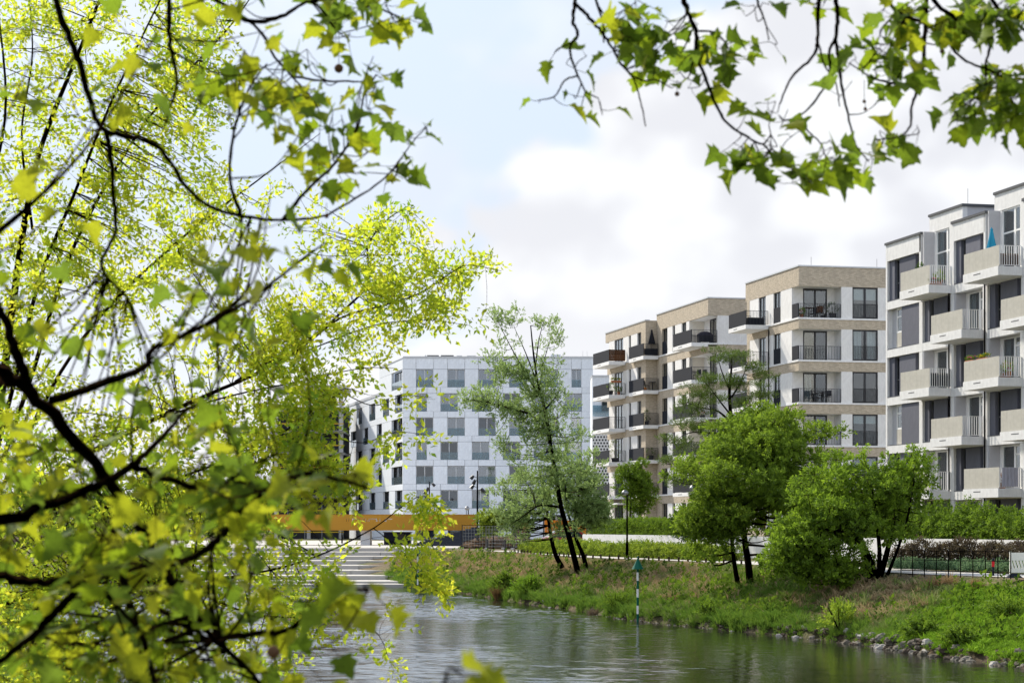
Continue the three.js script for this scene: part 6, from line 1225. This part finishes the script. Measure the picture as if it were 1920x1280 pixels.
chair(b4(-0.35, 11.99, 17.3), TURN + 0.6, 'white garden chair on a balcony of the grey block', M.whiteFrame); roundTable(b4(-0.55, 11.99, 16.4), 'black balcony table beside the white chair', M.blackMetal);
box(group('balcony_screen', 'black cloth screen tied behind bars on the lower far balcony', 'screen', b4(-0.65, 11.99, 9.18), TURN), 'cloth', M.blackPanel, -0.55, 0.55, 0.06, 0.85, -0.015, 0.015);
box(group('balcony_screen', 'brown cloth screen behind the bars under the parasol', 'screen', b4(-0.65, 17.82, 18.0), TURN), 'cloth', std({ map: grain, color: lin(0.09, 0.06, 0.05), roughness: 0.95 }), -0.55, 0.55, 0.06, 0.7, -0.015, 0.015);
{ const g = curtainGeo(0.9, 1.0), m = mesh(scene, 'hanging_blanket', g, std({ map: streak, color: lin(0.42, 0.42, 0.5), roughness: 1 }), b4(-0.7, 6.25, 18.2), TURN); tag(m, 'pale grey blanket hung over the bars of a low balcony', 'blanket'); }
pottedPlant(b4(-0.9, 6.15, 17.7), 0.7, 0.4, 'reddish potted plant on the low balcony with the blanket', 0, lin(0.2, 0.06, 0.04), lin(0.3, 0.12, 0.06));
// beige corner block: loggias face us
const b3 = (x, y, z) => inHouse(20.18, 150, x, y, z);
pottedPlant(b3(2.75, 18.86, -0.55), 1.05, 0.55, 'dark bushy plant in the top loggia of the corner block', 1, G.deep, G.mid); pottedPlant(b3(0.35, 18.86, -0.4), 0.6, 0.3, 'red flowering pot in the top loggia corner', 0, G.mid, G.spring, pink); roundTable(b3(1.0, 18.86, -0.7), 'small pale wooden table in the top loggia', M.wood, 0.3); chair(b3(1.85, 18.86, -0.75), TURN - 0.5, 'wicker chair in the top loggia of the corner block', M.wood);
chair(b3(2.4, 12.88, -0.7), TURN - 1.0, 'black metal chair in the middle loggia near the wall'); chair(b3(1.5, 12.88, -0.8), TURN + 1.0, 'black metal chair by the glazed door of the middle loggia'); roundTable(b3(1.95, 12.88, -0.6), 'black round table between two chairs in the middle loggia');
{ const p = group('storage_bench', 'black storage bench on the top balcony of the corner block', 'bench', b3(-0.9, 18.86, -6.7), TURN); box(p, 'box', M.blackPanel, -0.6, 0.6, 0, 0.5, -0.3, 0.3); box(p, 'lid', M.darkCap, -0.63, 0.63, 0.5, 0.55, -0.33, 0.33); }
// beige block with black balconies
const b2 = (x, y, z) => inHouse(15.73, 171, x, y, z);
{ const p = group('covered_grill', 'grill under a dark cover on the top corner balcony', 'grill', b2(0.0, 18.86, -0.8), TURN), g = new THREE.SphereGeometry(0.5, 20, 10, 0, 6.3, 0, 1.57); g.scale(1.4, 0.75, 0.6); mesh(p, 'cover', g, std({ map: grain, color: lin(0.02, 0.02, 0.035), roughness: 0.7 }), new THREE.Vector3(0, 0.6, 0)); box(p, 'cart', M.blackPanel, -0.6, 0.6, 0.12, 0.6, -0.25, 0.25); for (const x of [-0.5, 0.5]) for (const z of [-0.2, 0.2]) mesh(p, 'wheel', new THREE.CylinderGeometry(0.08, 0.08, 0.05, 10).rotateX(1.57), M.blackPanel, new THREE.Vector3(x, 0.08, z)); }
parasol(b2(-0.5, 18.86, -14.0), 2.2, lin(0.02, 0.02, 0.025), 'folded black parasol on a top balcony of the beige block'); box(group('balcony_screen', 'black cloth screen behind bars below the black parasol', 'screen', b2(-0.7, 18.86, -13.62), TURN), 'cloth', M.blackPanel, -0.6, 0.6, 0.06, 0.6, -0.015, 0.015);
chair(b2(0.3, 15.88, -1.2), TURN + 2, 'wire chair on the second corner balcony from the roof'); chair(b2(-0.6, 15.88, -1.0), TURN - 1.2, 'black chair by the bars of the second corner balcony'); chair(b2(-0.9, 15.88, -14.3), TURN, 'dark chair on a beige block balcony'); roundTable(b2(-0.4, 15.88, -14.1), 'dark table on a beige block balcony with a pumpkin', M.blackMetal, 0.3);
{ const g = new THREE.SphereGeometry(0.16, 18, 10), a = g.attributes.position; for (let i = 0; i < a.count; i++) { const f = 1 + 0.09 * Math.cos(Math.atan2(a.getZ(i), a.getX(i)) * 8); a.setX(i, a.getX(i) * f); a.setZ(i, a.getZ(i) * f); a.setY(i, a.getY(i) * 0.75); } g.computeVertexNormals(); const P = group('pumpkin', 'orange pumpkin on the floor of a beige block balcony', 'pumpkin', b2(-1.2, 15.99, -13.75)); mesh(P, 'body', g, std({ color: lin(0.6, 0.2, 0.03), roughness: 0.5 })); mesh(P, 'stalk', new THREE.CylinderGeometry(0.015, 0.025, 0.08, 6), M.barkDark, new THREE.Vector3(0, 0.15, 0)); }
pottedPlant(b2(-2.3, 15.88, -20.7), 1.0, 0.4, 'leafy potted plant beside an orange pot on the far beige balcony', 1); pottedPlant(b2(-1.6, 15.88, -20.6), 0.7, 0.3, 'small potted plant on the far beige balcony', 0, G.mid, G.spring, yellow); flowerBox(b2(-1.9, 16.95, -20.4), TURN, 0.9, 'trough of yellow flowers hung on the far beige balcony rail', yellow);
pottedPlant(b2(-1.9, 9.88, -20.8), 1.9, 0.7, 'tall bright green potted bush on the far beige balcony', 1, G.spring, G.lime);
pottedPlant(b2(-0.9, 12.88, -14.2), 1.2, 0.4, 'thin leafy potted plant on a middle beige balcony', 1, G.deep, G.mid); pottedPlant(b2(-0.6, 9.88, -13.9), 0.9, 0.5, 'leafy pot behind the bars of a lower beige balcony', 1); pottedPlant(b2(-0.3, 12.88, -0.6), 0.45, 0.5, 'red flowering bowl on a corner balcony behind the open tree', 1, G.mid, G.spring, std({ color: lin(0.6, 0.02, 0.03), roughness: 0.7 }));
// aerials and lightning rods
{
  let k = 0;
  const rod = (p, h, label) => { const R = group('lightning_rod', label, 'rod', p); mesh(R, 'rod', bar(new THREE.Vector3(0, 0, 0), new THREE.Vector3(0, h, 0), 0.012, 4), M.greyMetal); mesh(R, 'foot', new THREE.CylinderGeometry(0.07, 0.09, 0.06, 8), M.concrete, new THREE.Vector3(0, 0.03, 0)); };
  rod(b4(1.2, 21.8, 9.0), 1.6, 'thin lightning rod on the tall bay of the grey block'); rod(b4(1.2, 21.8, 17.5), 1.6, 'thin lightning rod on the bay above the parasol'); rod(b3(1.5, 21.8, -1.5), 1.5, 'thin lightning rod on the roof of the corner block'); rod(b3(6.5, 21.8, -1.5), 1.5, 'thin lightning rod on the corner block near the grey block');
  const W = V(-13.94, 0, 272), ty = EYE + 315 / FOCAL * 272;
  for (const px of [1093, 1101]) rod(onGround(px, 274.5, ty - 0.12), 1.15, px === 1093 ? 'short white pipe on the white block roof corner' : 'tall white pipe at the very corner of the white block roof');
}
// beyond the left bank: trees that close the view behind the foreground leaves
{
  const r = rng(301);
  const spots = [[60, 300, 9, 6.5], [180, 320, 8, 6], [290, 310, 10, 6.5], [390, 330, 8, 5.5], [470, 320, 9, 5]];
  spots.forEach(([px, d, h, w], i) => { const foot = onGround(px, d, 1.4), c = foot.clone(); c.y += h * 0.58; clumpTree({ name: 'far_tree', label: ['broad distant tree beyond the water, first before the open sky', 'low distant tree beyond the water between two taller ones', 'tallest distant tree beyond the water', 'rounded distant tree beyond the water behind the leafy boughs', 'distant tree beyond the water beside the scaffolded block'][i], stems: [{ pts: [foot, foot.clone().add(new THREE.Vector3(0.2, h * 0.3, 0)), c], r0: 0.3, r1: 0.1 }], clumps: crown(r, c, [w, h * 0.5, w * 0.8], 46, 1.5, 46), seed: 310 + i, sprigs: [sprig(320, 10, 0.7, 0.32, 0.2)], leaf: leafyDull, barkMat: M.barkDark, tintA: G.mid, tintB: G.spring, grp: 'distant trees beyond the water' }); });
}
renderer.render(scene, camera);
